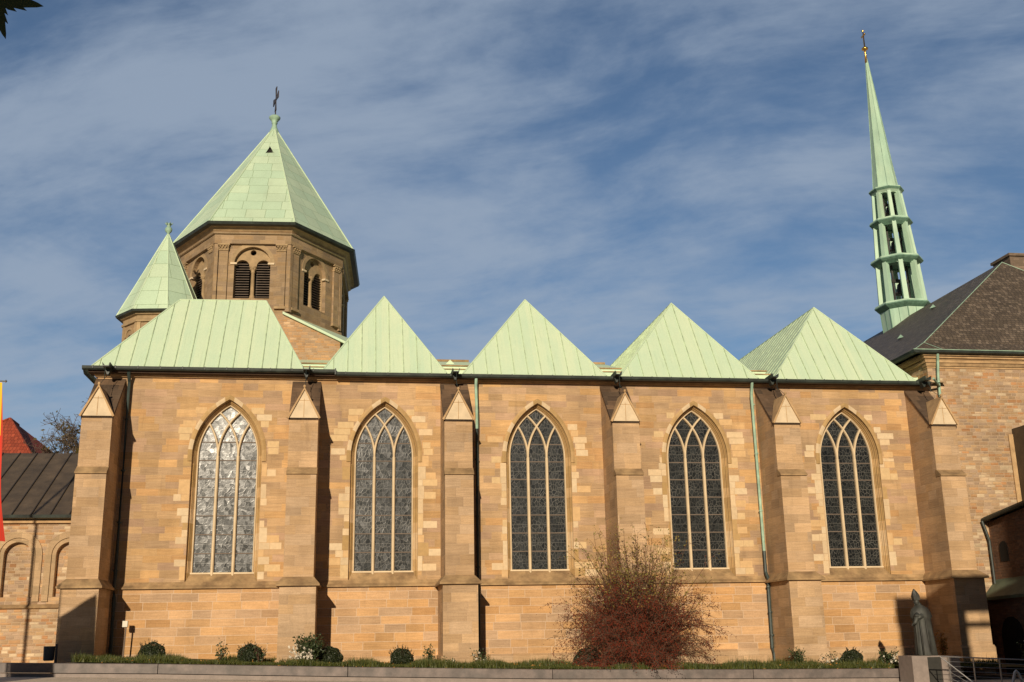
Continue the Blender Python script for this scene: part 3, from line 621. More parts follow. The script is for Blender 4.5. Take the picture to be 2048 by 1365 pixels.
def twin_window_face(p0, p1, zb, zt, holder, scale=1.):
    L_ = (p1-p0).length; ux_ = (p1-p0).normalized(); nrm = ux_.cross(Vector((0, 0, 1)))  # outward
    c_ = L_/2
    def tf(dep): return lambda u_, v_: tuple(p0+ux_*u_-nrm*dep+Vector((0, 0, v_)))
    SP = 18.57; r0 = .84
    big = [(c_+r0, 16.86)]+semicircle(c_, SP, r0, 16)+[(c_-r0, 16.86)]
    wall_ = MB(); wall_.fill([(0, zb), (L_, zb), (L_, zt), (0, zt)], [big], tf(0))
    def reveal(mb, loop, d0, d1):
        a_ = [tf(d0)(*q_) for q_ in loop]; b__ = [tf(d1)(*q_) for q_ in loop]; n = len(loop)
        mb.add(a_+b__, [(i, i+n, (i+1) % n+n, (i+1) % n) for i in range(n)])
    reveal(wall_, big, 0, .20)
    r1 = .325; l1, l2 = c_-.49, c_+.49; zs = 18.50
    lights = [[(cc+r1, 16.9)]+semicircle(cc, zs, r1, 12)+[(cc-r1, 16.9)] for cc in (l1, l2)]
    ocu = [(c_+.14*math.cos(2*math.pi*j/14), 19.19+.14*math.sin(2*math.pi*j/14)) for j in range(14)]
    # tympanum sheet: inner boundary slightly smaller than big opening
    inner = [(c_+r0, zs-.12), ]+semicircle(c_, SP, r0, 16)+[(c_-r0, zs-.12)]
    low = []
    for cc in (l1, l2):
        low.append((cc-r1, zs)); low += [(cc+r1*math.cos(math.pi*(1-j/10)), zs+r1*math.sin(math.pi*(1-j/10))) for j in range(1, 10)]; low.append((cc+r1, zs))
    outline = [(c_+r0, zs)]+semicircle(c_, SP, r0, 16)+[(c_-r0, zs)]+low
    out2 = []
    for q_ in outline:
        if not out2 or (Vector(q_)-Vector(out2[-1])).length > 1e-4: out2.append(q_)
    ty = MB(); ty.fill(out2, [ocu], tf(.20)); 
    lowr = [q_ for q_ in low]
    a_ = [tf(.20)(*q_) for q_ in lowr]; b__ = [tf(.50)(*q_) for q_ in lowr]; n = len(lowr)
    ty.add(a_+b__, [(i, i+1, i+1+n, i+n) for i in range(n-1)]); reveal(ty, ocu, .20, .45)
    for sg in (-1, 1):   # jambs of the lights
        x0, x1 = sorted((c_+sg*(.49+r1), c_+sg*r0))
        q4 = [tf(.20)(x0, 16.9), tf(.20)(x1, 16.9), tf(.20)(x1, zs), tf(.20)(x0, zs)]; ty.poly(q4)
        xx = c_+sg*(.49+r1); ty.poly([tf(.2)(xx, 16.9), tf(.5)(xx, 16.9), tf(.5)(xx, zs), tf(.2)(xx, zs)])
    wn = part('twin_window', ty, M['towertrim'], holder)
    bk = MB(); bk.poly([tf(.52)(c_-.9, 16.8), tf(.52)(c_+.9, 16.8), tf(.52)(c_+.9, 19.4), tf(.52)(c_-.9, 19.4)]); part('dark_back', bk, M['black'], wn)
    lv = MB(); z_ = 17.02
    while z_ < 18.75:
        for cc in (l1, l2):
            a1, a2 = cc-r1, cc+r1
            if z_ > zs:
                hh = math.sqrt(max(r1*r1-(z_-zs+.05)**2, 0.001)); a1, a2 = cc-hh, cc+hh
            lv.add([tf(.27)(a1, z_), tf(.27)(a2, z_), tf(.42)(a2, z_+.075), tf(.42)(a1, z_+.075), tf(.27)(a1, z_-.022), tf(.27)(a2, z_-.022), tf(.42)(a2, z_+.05), tf(.42)(a1, z_+.05)],
                   [(0, 1, 2, 3), (4, 5, 1, 0), (4, 7, 6, 5), (0, 3, 7, 4), (1, 5, 6, 2)])
        z_ += .125
    part('louvres', lv, M['louvre'], wn)
    cl = MB(); cpt = tf(.30)(c_, 0); cl.lathe([(.16, 16.86), (.17, 16.93), (.12, 17.0), (.135, 17.04), (.095, 17.10), (.085, 18.2), (.11, 18.22), (.09, 18.25), (.12, 18.36), (.17, 18.46), (.19, 18.52)], (cpt[0], cpt[1], 0), 12)
    for k in range(8): 
        a = k*math.pi/4; cl.lathe([(.0, -.05), (.035, -.02), (.04, .02), (.0, .05)], (cpt[0]+.13*math.cos(a), cpt[1]+.13*math.sin(a), 18.40), 6)
    part('column', cl, M['towertrim'], wn, smooth=True)
    im = MB()
    for sg in (-1, 1):
        x0, x1 = sorted((c_+sg*(r0-.12), c_+sg*(r0+.18)))
        q_ = [tf(-.05)(x0, 18.53), tf(-.05)(x1, 18.53), tf(-.05)(x1, 18.62), tf(-.05)(x0, 18.62)]; im.prism(q_, tuple(-nrm*.2))
    part('impost', im, M['cream'], wn)
    hm = MB(); ring = []   # raised arch stones
    nn_ = 24
    for j in range(nn_+1):
        a = math.pi*j/nn_
        for rr_, dd in ((r0+.005, .0), (r0+.005, -.02), (r0+.20, -.02), (r0+.20, .0)): ring.append(tf(dd)(c_+rr_*math.cos(a), SP+rr_*math.sin(a)))
    hm.add(ring, [(i*4+j, i*4+j+1, (i+1)*4+j+1, (i+1)*4+j) for i in range(nn_) for j in range(3)]); part('arch_stones', hm, M['towertrim'], wn)
    return wall_
mb = MB(); 
for i, (p0, p1) in enumerate(faces8):
    if i in (0, 1, 7, 2, 6):
        wmb = twin_window_face(p0, p1, 12.5, 19.55, tower); mb.add(wmb.v, wmb.f)
    else:
        mb.poly([(*p0.xy, 12.5), (*p1.xy, 12.5), (*p1.xy, 19.55), (*p0.xy, 19.55)])
part('wall', mb, M['towerstone'], tower)
for i, (p0, p1) in enumerate(faces8):
    L_ = (p1-p0).length; ux_ = (p1-p0).normalized(); nrm = ux_.cross(Vector((0, 0, 1)))
    def bx(mb_, u0, u1, z0, z1, d0, d1):
        q_ = [p0+ux_*u0+nrm*d1, p0+ux_*u1+nrm*d1, p0+ux_*u1+nrm*d0, p0+ux_*u0+nrm*d0]
        mb_.prism([(a_.x, a_.y, z0) for a_ in q_], (0, 0, z1-z0))
    for u0, u1 in ((-.05, .12), (L_-.12, L_+.05)): pil = MB(); bx(pil, u0, u1, 16.2, 19.55, -.1, .12); part('corner_strip', pil, M['towerstone'], tower)
    for u0, u1 in ((.16, .58), (L_-.58, L_-.16)):
        pil = MB(); cap = MB(); bs = MB(); bx(pil, u0, u1, 16.45, 19.2, -.1, .10)
        bx(bs, u0-.05, u1+.05, 16.33, 16.45, -.1, .15)
        bx(cap, u0-.02, u1+.02, 19.18, 19.24, -.1, .14); bx(cap, u0-.07, u1+.07, 19.44, 19.52, -.1, .19)
        bx(cap, u0+.02, u1-.02, 19.24, 19.44, -.1, .11)
        for k in range(4):   # leaf lumps of the capital
            uu = u0+.0+(u1-u0)*(k+.0)/3; 
            for zz, dd in ((19.27, .13), (19.37, .155)):
                c3 = p0+ux_*(uu+(.05 if zz > 19.3 and k < 3 else 0))+nrm*dd; cap.lathe([(.0, -.05), (.045, -.02), (.055, .025), (.02, .06), (0, .05)], (c3.x, c3.y, zz), 6)
        pl_ = part('pilaster', pil, M['towerstone'], tower); part('pilaster_base', bs, M['towertrim'], pl_); part('capital', cap, M['towertrim'], pl_)

mb = MB(); oct_ring(mb, [(-.32, 19.52), (-.14, 19.52), (-.14, 19.98), (-.02, 20.0), (.0, 20.06), (-.12, 20.08)]); part('frieze', mb, M['towerstone'], tower)
mb = MB(); oct_ring(mb, [(-.16, 19.98), (-.03, 19.99), (.0, 20.06), (-.13, 20.09)]); part('cornice', mb, M['cream'], tower)
mb = MB(); oct_ring(mb, [(-.14, 20.07), (-.05, 20.12), (.05, 20.25), (.22, 20.30)]); part('coved_eaves', mb, M['towertrim'], tower)
mb = MB(); oct_ring(mb, [(-.32, 16.16), (-.14, 16.10), (-.14, 16.02), (-.10, 15.98), (-.10, 15.90), (-.32, 15.86)]); part('string_course', mb, M['towertrim'], tower)
mb = MB(); oct_ring(mb, [(.18, 20.28), (.40, 20.30), (.46, 20.42), (.30, 20.45)]); part('gutter', mb, M['gutter'], tower)
mb = MB(); ap = (-4.47, TC[1], 28.5); ring = octpoly(.36)
rf8 = [[(*ring[i], 20.43), (*ring[(i+1) % 8], 20.43), ap] for i in range(8)]
for q_ in rf8: mb.poly(q_)
rf = part('roof', mb, M['tower_copper'], tower)
mb = MB()
for i in range(8): mb.tube([(*ring[i], 20.45), ap], .035, 5)
part('hip_rolls', mb, M['copper'], rf)
mb = MB(); n_ = (Vector(rf8[0][1])-Vector(rf8[0][0])).cross(Vector(rf8[0][2])-Vector(rf8[0][0])).normalized(); pp = Vector(rf8[0][0])*.13+Vector(rf8[0][1])*.17+Vector(ap)*.70
mb.add([pp+Vector((-.2, 0, -.1))+n_*.02, pp+Vector((.2, 0, -.1))+n_*.02, pp+Vector((0, 0, .22))+n_*.05], [(0, 1, 2)]); mb.add([pp+Vector((-.24, -.05, -.1)), pp+Vector((0, -.15, .28)), pp+Vector((0, .25, .30)), pp+Vector((.24, -.05, -.1))], [(0, 1, 2), (3, 2, 1)])
part('roof_vent', mb, M['black'], rf)
mb = MB(); mb.lathe([(.32, -.35), (.22, -.1), (.14, .1), (.12, .28), (.17, .32), (.14, .38), (.22, .5), (.30, .60), (.31, .68), (.22, .76), (.12, .80), (0, .82)], (ap[0], ap[1], 28.38), 14); fin = part('finial', mb, M['patina'], tower, smooth=True)
mb = MB(); cz = 29.1; ca, sa = math.cos(R(74)), math.sin(R(74))
def crossbit(pts, th=.05):
    base_ = [(ap[0]+u_*ca, ap[1]-u_*sa, cz+v_) for u_, v_ in pts]; mb.prism(base_, (sa*th, ca*th, 0))
crossbit([(-.04, 0), (.04, 0), (.03, 1.75), (-.03, 1.75)]); crossbit([(-.03, 1.0), (-.62, .90), (-.62, 1.3), (-.03, 1.12)]); crossbit([(.03, 1.0), (.62, .90), (.62, 1.3), (.03, 1.12)])
crossbit([(-.02, 1.2), (-.14, 1.78), (.14, 1.78), (.02, 1.2)]); crossbit([(-.02, .9), (-.16, .35), (.16, .35), (.02, .9)])
part('cross', mb, M['iron'], fin)
# brick block and lean-to roof under the tower
mb = MB(); mb.prism([(-9.3, 5.32, 12), (-.55, 5.32, 12), (-.55, 5.32, 14.62), (-3.15, 5.32, 15.86), (-9.3, 5.32, 15.86)], (0, .28, 0)); part('lower_wall', mb, M['brickwall'], tower)
mb = MB(); a1, a2 = Vector((-3.2, 5.22, 15.98)), Vector((-.3, 5.22, 14.60)); a3 = Vector((-.05, 9.6, 15.92)); a4 = Vector((2.2, 9.6, 14.9)); a5 = Vector((1.0, 5.22, 13.98)); mb.add([a1, a2, a3, a4, a5, a1-Vector((0, 0, .09)), a2-Vector((0, 0, .09))], [(0, 1, 2), (1, 4, 3, 2), (5, 6, 1, 0)])
lr = part('lean_to_roof', mb, M['copper'], tower)
mb = MB(); mb.prism([a1+Vector((0, -.03, .02)), a2+Vector((0, -.03, .02)), a2+Vector((0, -.03, -.10)), a1+Vector((0, -.03, -.10))], (0, .16, 0)); part('verge', mb, M['copper'], lr)

tower.location.z += .17; tower.location.x -= .08
# ------------------------------------------------------------------ stair turret
SC = (-8.56, 5.0)
tur = thing('stair_turret', (SC[0], SC[1], 12), 'slim round-arched stair turret with pointed green roof left of the big tower', 'turret')
def og(r_, z_, rot=-29.9): return [(SC[0]+r_*math.sin(R(rot)+k*math.pi/4), SC[1]-r_*math.cos(R(rot)+k*math.pi/4), z_) for k in range(8)]
def oring(mb, prof, f=og):
    vs = []
    for r_, z_ in prof: vs += f(r_, z_)
    mb.add(vs, [(i*8+j, i*8+(j+1) % 8, (i+1)*8+(j+1) % 8, (i+1)*8+j) for i in range(len(prof)-1) for j in range(8)])
mb = MB(); oring(mb, [(1.62, 11.5), (1.62, 15.5)])
part('wall', mb, M['towerstone'], tur)
mb = MB(); oring(mb, [(1.62, 15.05), (1.72, 15.06), (1.72, 15.16), (1.66, 15.2), (1.66, 15.34), (1.78, 15.38), (1.80, 15.46)]); part('cornice', mb, M['towertrim'], tur)
c8 = og(1.62, 0)
for i in range(8):
    p0, p1 = Vector(c8[i]), Vector(c8[(i+1) % 8]); L_ = (p1-p0).length; ux_ = (p1-p0).normalized(); nrm = ux_.cross(Vector((0, 0, 1))); c_ = L_/2
    if nrm.dot(Vector((p0.x-SC[0], p0.y-SC[1], 0))) < 0: nrm = -nrm
    ars = MB(); arh = MB()
    for u0, u1 in ((0, .16), (L_-.16, L_)):
        q_ = [p0+ux_*u0+nrm*.05, p0+ux_*u1+nrm*.05, p0+ux_*u1-nrm*.1, p0+ux_*u0-nrm*.1]; ars.prism([(a_.x, a_.y, 12.) for a_ in q_], (0, 0, 3.1))
    arc = [(c_+.40*math.cos(math.pi*j/14), 14.52+.40*math.sin(math.pi*j/14)) for j in range(15)]; arc2 = [(c_+.30*math.cos(math.pi*j/14), 14.52+.30*math.sin(math.pi*j/14)) for j in range(15)]
    def tfp(u_, v_, d_): return tuple(p0+ux_*u_+nrm*d_+Vector((0, 0, v_)))
    vs = [tfp(*q_, .045) for q_ in arc]+[tfp(*q_, .045) for q_ in arc2]+[tfp(*q_, .0) for q_ in arc]+[tfp(*q_, 0) for q_ in arc2]
    ars.add(vs, [(j, j+1, j+16, j+15) for j in range(14)]+[(j, j+30, j+31, j+1) for j in range(14)]+[(j+15, j+16, j+46, j+45) for j in range(14)])
    hl = [(c_+.13, 13.5)]+[(c_+.13*math.cos(math.pi*j/8), 14.45+.13*math.sin(math.pi*j/8)) for j in range(9)]+[(c_-.13, 13.5)]
    arh.poly([tfp(*q_, .008) for q_ in hl]); ba = part('blind_arch', ars, M['towertrim'], tur); part('slit_window', arh, M['black'], ba)
mb = MB(); oring(mb, [(1.78, 15.44), (1.98, 15.46), (2.02, 15.55), (1.9, 15.58)]); part('gutter', mb, M['gutter'], tur)
mb = MB(); v8 = og(1.97, 15.56); ap2 = (SC[0], SC[1], 19.75)
for i in range(8): mb.poly([v8[i], v8[(i+1) % 8], ap2])
rf = part('roof', mb, M['tower_copper'], tur)
mb = MB()
for i in range(8): mb.tube([v8[i], ap2], .025, 5)
part('hip_rolls', mb, M['copper'], rf)
mb = MB(); mb.lathe([(.15, -.25), (.07, .0), (.06, .12), (.14, .20), (.17, .30), (.13, .40), (.08, .43), (.09, .50), (.13, .58), (.11, .59), (.05, .52), (0, .50)], (SC[0], SC[1], 19.6), 12)
for k in range(6): a = k*math.pi/3; mb.tube([(SC[0]+.10*math.cos(a), SC[1]+.10*math.sin(a), 20.13), (SC[0]+.15*math.cos(a), SC[1]+.15*math.sin(a), 20.22), (SC[0]+.19*math.cos(a), SC[1]+.19*math.sin(a), 20.20)], [.03, .025, .008], 5)
part('finial', mb, M['patina'], tur, smooth=True)

# ------------------------------------------------------------------ slate-roofed building on the right
hall = thing('slate_roofed_building', (30, 2, -.2), 'rubble stone building with steep dark slate roof and chimney at the right edge', 'building')
mb = MB(); mb.box(25.25, 41.5, .02, 40, -.4, 12.95); part('wall', mb, M['rubble'], hall)
mb = MB(); mb.box(25.22, 41.6, -.02, .3, 12.72, 12.80); mb.box(25.12, 41.6, -.12, .3, 12.95, 13.07); mb.box(25.02, 41.6, -.22, .3, 13.13, 13.22); mb.box(25.12, 25.3, .3, 40, 12.95, 13.07); mb.box(25.02, 25.3, .3, 40, 13.13, 13.22); part('cornice', mb, M['trim'], hall)
mb = MB(); mb.box(25.17, 41.6, -.07, .3, 12.80, 12.945); mb.box(25.10, 41.6, -.14, .3, 13.07, 13.13); mb.box(24.95, 41.6, -.30, .3, 13.22, 13.30); mb.box(24.9, 25.3, .3, 40, 13.22, 13.30); part('cornice_shadow_course', mb, M['string'], hall)
mb = MB(); e = [(24.5, -.42), (42.0, -.42)]
mb.prism([(24.42, -.52, 13.44), (24.42, -.50, 13.33), (24.42, -.42, 13.29), (24.42, -.28, 13.30), (24.42, -.26, 13.40)], (17.6, 0, 0))
mb.prism([(24.42, -.5, 13.44), (24.46, -.5, 13.33), (24.55, -.5, 13.29), (24.68, -.5, 13.30), (24.7, -.5, 13.40)], (0, 40, 0))
part('gutter', mb, M['gutter'], hall)
mb = MB(); mb.box(24.40, 42., -.535, -.50, 13.425, 13.455); part('gutter_edge', mb, M['patina'], hall)
K = .35
def hp(x_, y_, z_): return (x_, y_, z_)
P1, P2, P3, P4 = hp(24.46, -.44, 13.42), hp(41.54, -.44, 13.42), hp(24.46, 39, 13.42), hp(41.54, 39, 13.42)
Q1, Q2, Q3, Q4 = hp(25.35, .22, 13.95), hp(40.65, .22, 13.95), hp(25.35, 39, 13.95), hp(40.65, 39, 13.95)
T1, T2 = hp(33.0, 5.1, 19.7), hp(33.0, 39, 19.7)
mb = MB()
for q_ in ([P1, P2, Q2, Q1], [P1, Q1, Q3, P3], [P2, P4, Q4, Q2], [Q1, Q2, T1], [Q1, T1, T2, Q3], [Q2, Q4, T2, T1], [P3, Q3, T2, Q4, P4]): mb.poly(q_)
rf = part('roof', mb, M['slate'], hall)
mb = MB(); mb.tube([P1, Q1, T1], .022, 5); mb.tube([Q1, (25.9, -.44, 13.44)], .015, 4); mb.tube([P2, Q2, T1], .022, 5); part('hip_flashing', mb, M['patina'], rf)
for x_, y_ in ((28.3, 7.5), (27.2, 12.), (31.2, 9.)):
    z_ = 13.95+(x_-25.35)*(19.7-13.95)/(33-25.35)+.03; mb = MB(); mb.add([(x_, y_-.22, z_), (x_, y_+.22, z_), (x_-.25, y_, z_-.05), (x_-.02, y_, z_+.2)], [(0, 2, 3), (2, 1, 3), (0, 3, 1)])
    part('snow_guard', mb, M['patina'], rf)
mb = MB(); mb.box(35.45, 36.5, 8.0, 9.6, 17.0, 21.15); mb.box(35.36, 36.6, 7.9, 9.7, 21.15, 21.3); part('chimney', mb, masonry('chimney_stone', .16, .34, [(.20,.145,.105), (.17,.125,.09), (.24,.175,.13)], mortar=(.13,.10,.075), rrand=.4), rf)
mb = MB(); mb.tube([(25.62, -.35, 13.32), (25.66, -.22, 13.0), (25.62, -.15, 12.3), (25.60, -.15, 11.2)], .06, 8); mb.tube([(24.9, -1., 12.0), (25.6, -.2, 11.85)], .05, 8); part('downpipe', mb, M['patina'], hall)
# ------------------------------------------------------------------ spire on its ridge
sx, sy_ = 33.34, 16.0
spire = thing('ridge_spire', (sx, sy_, 18.5), 'slender green copper spire with open bell stages and gilded tip on the slate roof', 'spire')
LEAN = R(-2.05)
def so8(r_, z_, rot=-64.4):
    out = []
    for k in range(8):
        a = R(rot)+k*math.pi/4; x_, y_ = r_*math.sin(a), -r_*math.cos(a); h = z_-20.6
        out.append((sx+x_+math.sin(LEAN)*h, sy_+y_, z_))
    return out
def axis(z_): return (sx+math.sin(LEAN)*(z_-20.6), sy_, z_)
mb = MB(); oring(mb, [(1.32, 17.4), (1.40, 20.25)], so8); mb.add(so8(1.3, 20.3), [tuple(range(8))]); drum = part('drum', mb, M['spire_copper'], spire)
mb = MB()
for k in range(8):
    a_, b_ = Vector(so8(1.33, 17.4)[k]), Vector(so8(1.41, 20.25)[k]); mb.tube([a_, b_], .03, 4)
    a_, b_ = (Vector(so8(1.34, 17.4)[k])+Vector(so8(1.34, 17.4)[(k+1) % 8]))/2, (Vector(so8(1.42, 20.25)[k])+Vector(so8(1.42, 20.25)[(k+1) % 8]))/2; mb.tube([a_, b_], .012, 4)
part('seams', mb, M['spire_dark'], drum)
stages = [(20.65, 23.55, 1.33, 1.22, 1.70, 1.56), (23.58, 26.1, 1.16, 1.02, 1.56, 1.29), (26.12, 28.2, .96, .84, 1.29, 1.05)]
for z0, z1, r0_, r1_, ro, rn in stages:
    mb = MB(); oring(mb, [(r0_+.02, z0-.38), (ro-.10, z0-.22), (ro, z0-.12), (ro-.03, z0+.02), (r0_, z0+.10)], so8); mb.add(so8(r0_, z0+.09), [tuple(range(8))])
    st = part('cornice', mb, M['spire_copper'], spire)
    mb = MB(); oring(mb, [(r0_+.0, z0-.42), (ro-.10, z0-.25), (ro+.02, z0-.15), (ro+.02, z0-.085)], so8); part('drip_edge', mb, M['spire_dark'], st)
    A_, B_ = so8(r0_, z0), so8(r1_, z1-.25); ztop = z1-.30
    for k in range(8):
        pm = MB(); am = MB()
        a_, b_ = Vector(A_[k]), Vector(B_[k]); ctr = Vector(axis(z0)); ctr1 = Vector(axis(z1-.25))
        rad = (a_-ctr).normalized(); rad1 = (b_-ctr1).normalized(); tg = Vector((-rad.y, rad.x, 0))
        wd = .115*r0_/1.3+.03
        q0 = [a_+tg*wd+rad*.10, a_-tg*wd+rad*.10, a_-tg*wd-rad*.28, a_+tg*wd-rad*.28]; q1 = [b_+tg*wd*.85+rad1*.08, b_-tg*wd*.85+rad1*.08, b_-tg*wd*.85-rad1*.22, b_+tg*wd*.85-rad1*.22]
        pm.add(q0+q1, [(0, 1, 5, 4), (1, 2, 6, 5), (2, 3, 7, 6), (3, 0, 4, 7)])
        # arched head between piers
        a2, b2 = Vector(A_[(k+1) % 8]), Vector(B_[(k+1) % 8]); n = 8; L_ = (b2-b_); hh = .45*r0_/1.3
        top_, bot = [], []
        for j in range(n+1):
            f_ = j/n; p = b_.lerp(b2, f_); sag = 1-math.sqrt(max(0, 1-(2*f_-1)**2)); top_.append(p+Vector((0, 0, .05))); bot.append(p-Vector((0, 0, .06+hh*sag*.75)))
        inn = [p-rad*.0 for p in bot]
        am.add(top_+bot, [(j, j+n+1, j+n+2, j+1) for j in range(n)])
        off = ((ctr1-(b_+b2)/2).normalized())*.16; am.add([p for p in bot]+[p+off for p in bot], [(j, j+n+1, j+n+2, j+1) for j in range(n)]); part('pier', pm, M['spire_copper'], st); part('arch', am, M['spire_copper'], st)
    mb = MB(); mb.add(so8(r1_, z1-.22), [tuple(range(8))]); part('floor', mb, M['spire_dark'], st)
    # bell with its frame
    c_ = axis(z0+.2); s_ = r0_/1.33; h = z1-z0
    mb = MB(); mb.lathe([(.40*s_, 0), (.42*s_, .05), (.33*s_, .15*s_), (.26*s_, .4*s_), (.22*s_, .62*s_), (.12*s_, .72*s_), (.03, .76*s_)], (c_[0], c_[1], z0+.75*s_), 14); part('bell', mb, M['iron'], st, smooth=True)
    mb = MB()
    for dx_ in (-.5*s_, .5*s_): mb.box(c_[0]+dx_-.05, c_[0]+dx_+.05, c_[1]-.06, c_[1]+.06, z0, z1-.3)
    mb.box(c_[0]-.6*s_, c_[0]+.6*s_, c_[1]-.08, c_[1]+.08, z0+1.5*s_, z0+1.7*s_); mb.tube([(c_[0], c_[1], z0+.3), (c_[0], c_[1], z0+1.6*s_)], .04, 6); part('bell_frame', mb, M['bronze'], st)
mb = MB(); oring(mb, [(.84, 27.9), (.98, 28.06), (1.06, 28.16), (1.04, 28.26), (.74, 28.36)], so8); st = part('cornice', mb, M['spire_copper'], spire)
mb = MB(); oring(mb, [(.97, 28.04), (1.075, 28.15), (1.075, 28.19)], so8); part('drip_edge', mb, M['spire_dark'], st)
mb = MB(); oring(mb, [(.76, 28.34), (.60, 30.2), (.07, 37.5)], so8); nd = part('needle', mb, M['spire_copper'], spire)
mb = MB()
for k in range(8): mb.tube([so8(.77, 28.34)[k], so8(.605, 30.2)[k], so8(.075, 37.5)[k]], [.022, .02, .008], 4)
part('seams', mb, M['patina'], nd)
a_ = axis(38); mb = MB(); mb.lathe([(.09, -.7), (.06, .0), (.07, .2), (.2, .27), (.21, .36), (.12, .45), (.05, .5), (.035, 1.6), (0, 1.6)], (a_[0], a_[1], 37.9), 12)
mb.box(a_[0]-.04, a_[0]+.02, a_[1]-.25, a_[1]+.25, 39.15, 39.25); mb.lathe([(.0, -.1), (.09, 0), (0, .1)], (a_[0]-.02, a_[1], 39.55), 8); part('gilded_finial', mb, M['gold'], spire, smooth=True)

# ------------------------------------------------------------------ wing at the far right
wing = thing('side_wing', (30.5, -4, -.3), 'low projecting wing with small round-arched windows and lean-to roofs at the right edge', 'building')
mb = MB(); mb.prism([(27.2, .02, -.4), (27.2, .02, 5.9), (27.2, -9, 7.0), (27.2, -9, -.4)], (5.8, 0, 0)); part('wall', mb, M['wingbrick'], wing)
mb = MB(); mb.box(28.9, 34, -.05-8.5, .0, 5.5, 10.0); part('upper_block', mb, M['darkroof'], wing)
mb = MB(); mb.box(28.68, 28.89, -.05, .0, 6.6, 9.75); part('quoin_band', mb, M['trim'], wing)
mb = MB(); mb.prism([(27.0, .0, 6.02), (27.0, .0, 6.12), (27.0, -9.1, 7.25), (27.0, -9.1, 7.15)], (1.5, 0, 0)); part('roof', mb, M['darkpatina'], wing)
mb = MB(); mb.tube([(26.95, 0., 6.0), (26.95, -9.1, 7.1)], .09, 8); mb.tube([(26.85, -.1, 5.95), (26.98, -.15, 5.4), (27.05, -.15, 5.1), (27.05, -.15, 3.2)], .06, 8); part('gutter', mb, M['gutter'], wing)
mb = MB(); mb.add([(26.5, 0, 2.75), (26.5, -9, 2.95), (27.21, -9, 3.75), (27.21, 0, 3.5), (26.5, 0, 2.62), (26.5, -9, 2.82)], [(0, 3, 2, 1), (0, 1, 5, 4)]); lr = part('lower_roof', mb, M['darkpatina'], wing)
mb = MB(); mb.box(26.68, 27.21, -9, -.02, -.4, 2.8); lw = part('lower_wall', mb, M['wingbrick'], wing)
for yy, zz, rr_, x_ in ((-1.6, 1.2, .75, 26.67), (-4.3, 1.2, .75, 26.67)):
    mb = MB(); pts_ = [(x_, yy+rr_*math.cos(math.pi*j/12), zz+rr_*math.sin(math.pi*j/12)) for j in range(13)]+[(x_, yy-rr_, -.3), (x_, yy+rr_, -.3)]; mb.prism(pts_, (-.03, 0, 0)); part('blind_arch_panel', mb, M['black'], wing)  # blind arch, drawn as a flat black panel laid on the wall
for yy in (-.9, -3.5, -6.): 
    mb = MB(); pts_ = [(27.19, yy+.28*math.cos(math.pi*j/12), 4.75+.28*math.sin(math.pi*j/12)) for j in range(13)]+[(27.19, yy-.28, 4.2), (27.19, yy+.28, 4.2)]; mb.prism(pts_, (-.02, 0, 0)); part('arched_window', mb, M['black'], wing)

# ------------------------------------------------------------------ annex on the left
annex = thing('annex_building', (-17, 4, .9), 'low rubble annex with blind round arches and dark seamed roof, left of the church', 'building')
mb = MB(); c1_, c2_ = -13.22, -11.08; hs = []
def blind(cx_, r_=.62, zb=3.38, zs=5.02): return [(cx_+r_, zb)]+[(cx_+r_*math.cos(math.pi*j/16), zs+r_*math.sin(math.pi*j/16)) for j in range(17)]+[(cx_-r_, zb)]
cxs = [-13.2-2.0*k for k in (3, 2, 1, 0)]+[-11.2]
mb.fill([(-22, 0), (-10.05, 0), (-10.05, 6.4), (-22, 6.4)], [blind(c, .52) for c in cxs], lambda u_, v_: (u_, 3.0, v_))
for c in cxs:
    lp = blind(c, .52); n = len(lp); mb.add([(x_, 3.0, z_) for x_, z_ in lp]+[(x_, 3.22, z_) for x_, z_ in lp], [(i, i+n, (i+1) % n+n, (i+1) % n) for i in range(n)])
    mb.poly([(x_, 3.22, z_) for x_, z_ in lp])
part('wall', mb, M['rubble'], annex)
ann_m = masonry('annex_arch_stone', .3, .45, [(.44,.30,.17), (.48,.33,.19), (.40,.28,.16)], mortar=(.35,.25,.15), mw=.012, streak=.2, mfac=.6, grime=.25)
for c in cxs:
    mb = MB()
    for r0_, r1_, dd in ((.53, .68, -.03), (.70, .95, -.06)):
        ring = []
        prof = [(r0_, 0), (r0_, dd), (r1_, dd), (r1_, 0)]
        path = [(-1, 3.38)]+[('a', math.pi*(1-j/18)) for j in range(19)]+[(1, 3.38)]
        for kind_, val in path:
            for rr_, d_ in prof:
                if kind_ == 'a': ring.append((c+rr_*math.cos(val), 3.0+d_, 5.02+rr_*math.sin(val)))
                else: ring.append((c+kind_*rr_, 3.0+d_, val if r0_ < .6 else 3.2))
        mb.add(ring, [(i*4+j, i*4+j+1, (i+1)*4+j+1, (i+1)*4+j) for i in range(len(path)-1) for j in range(3)])
    part('blind_arch', mb, ann_m, annex)
mb = MB(); mb.prism([(-22, 2.88, 2.95), (-22, 2.86, 3.0), (-22, 3.0, 3.1), (-22, 3.02, 2.9)], (11.95, 0, 0)); part('sill_course', mb, M['string'], annex)
mb = MB(); mb.box(-22, -10.05, 2.85, 3.1, 6.3, 6.42); part('cornice', mb, M['trim'], annex)
mb = MB(); f = [(-22, 2.62, 6.58), (-10.02, 2.62, 6.58), (-10.02, 8.2, 10.0), (-22, 8.2, 10.0)]; mb.poly(f); mb.poly([(-10.02, 2.62, 6.5), (-10.02, 8.2, 6.5), (-10.02, 8.2, 10.)]); mb.poly([(-22, 8.2, 10), (-10.02, 8.2, 10), (-10.02, 13, 6.5), (-22, 13, 6.5)]); rf = part('roof', mb, M['darkroof'], annex)
mb = MB(); seams(mb, f, .74, .04, .045); part('seams', mb, M['darkroof_seam'], rf)
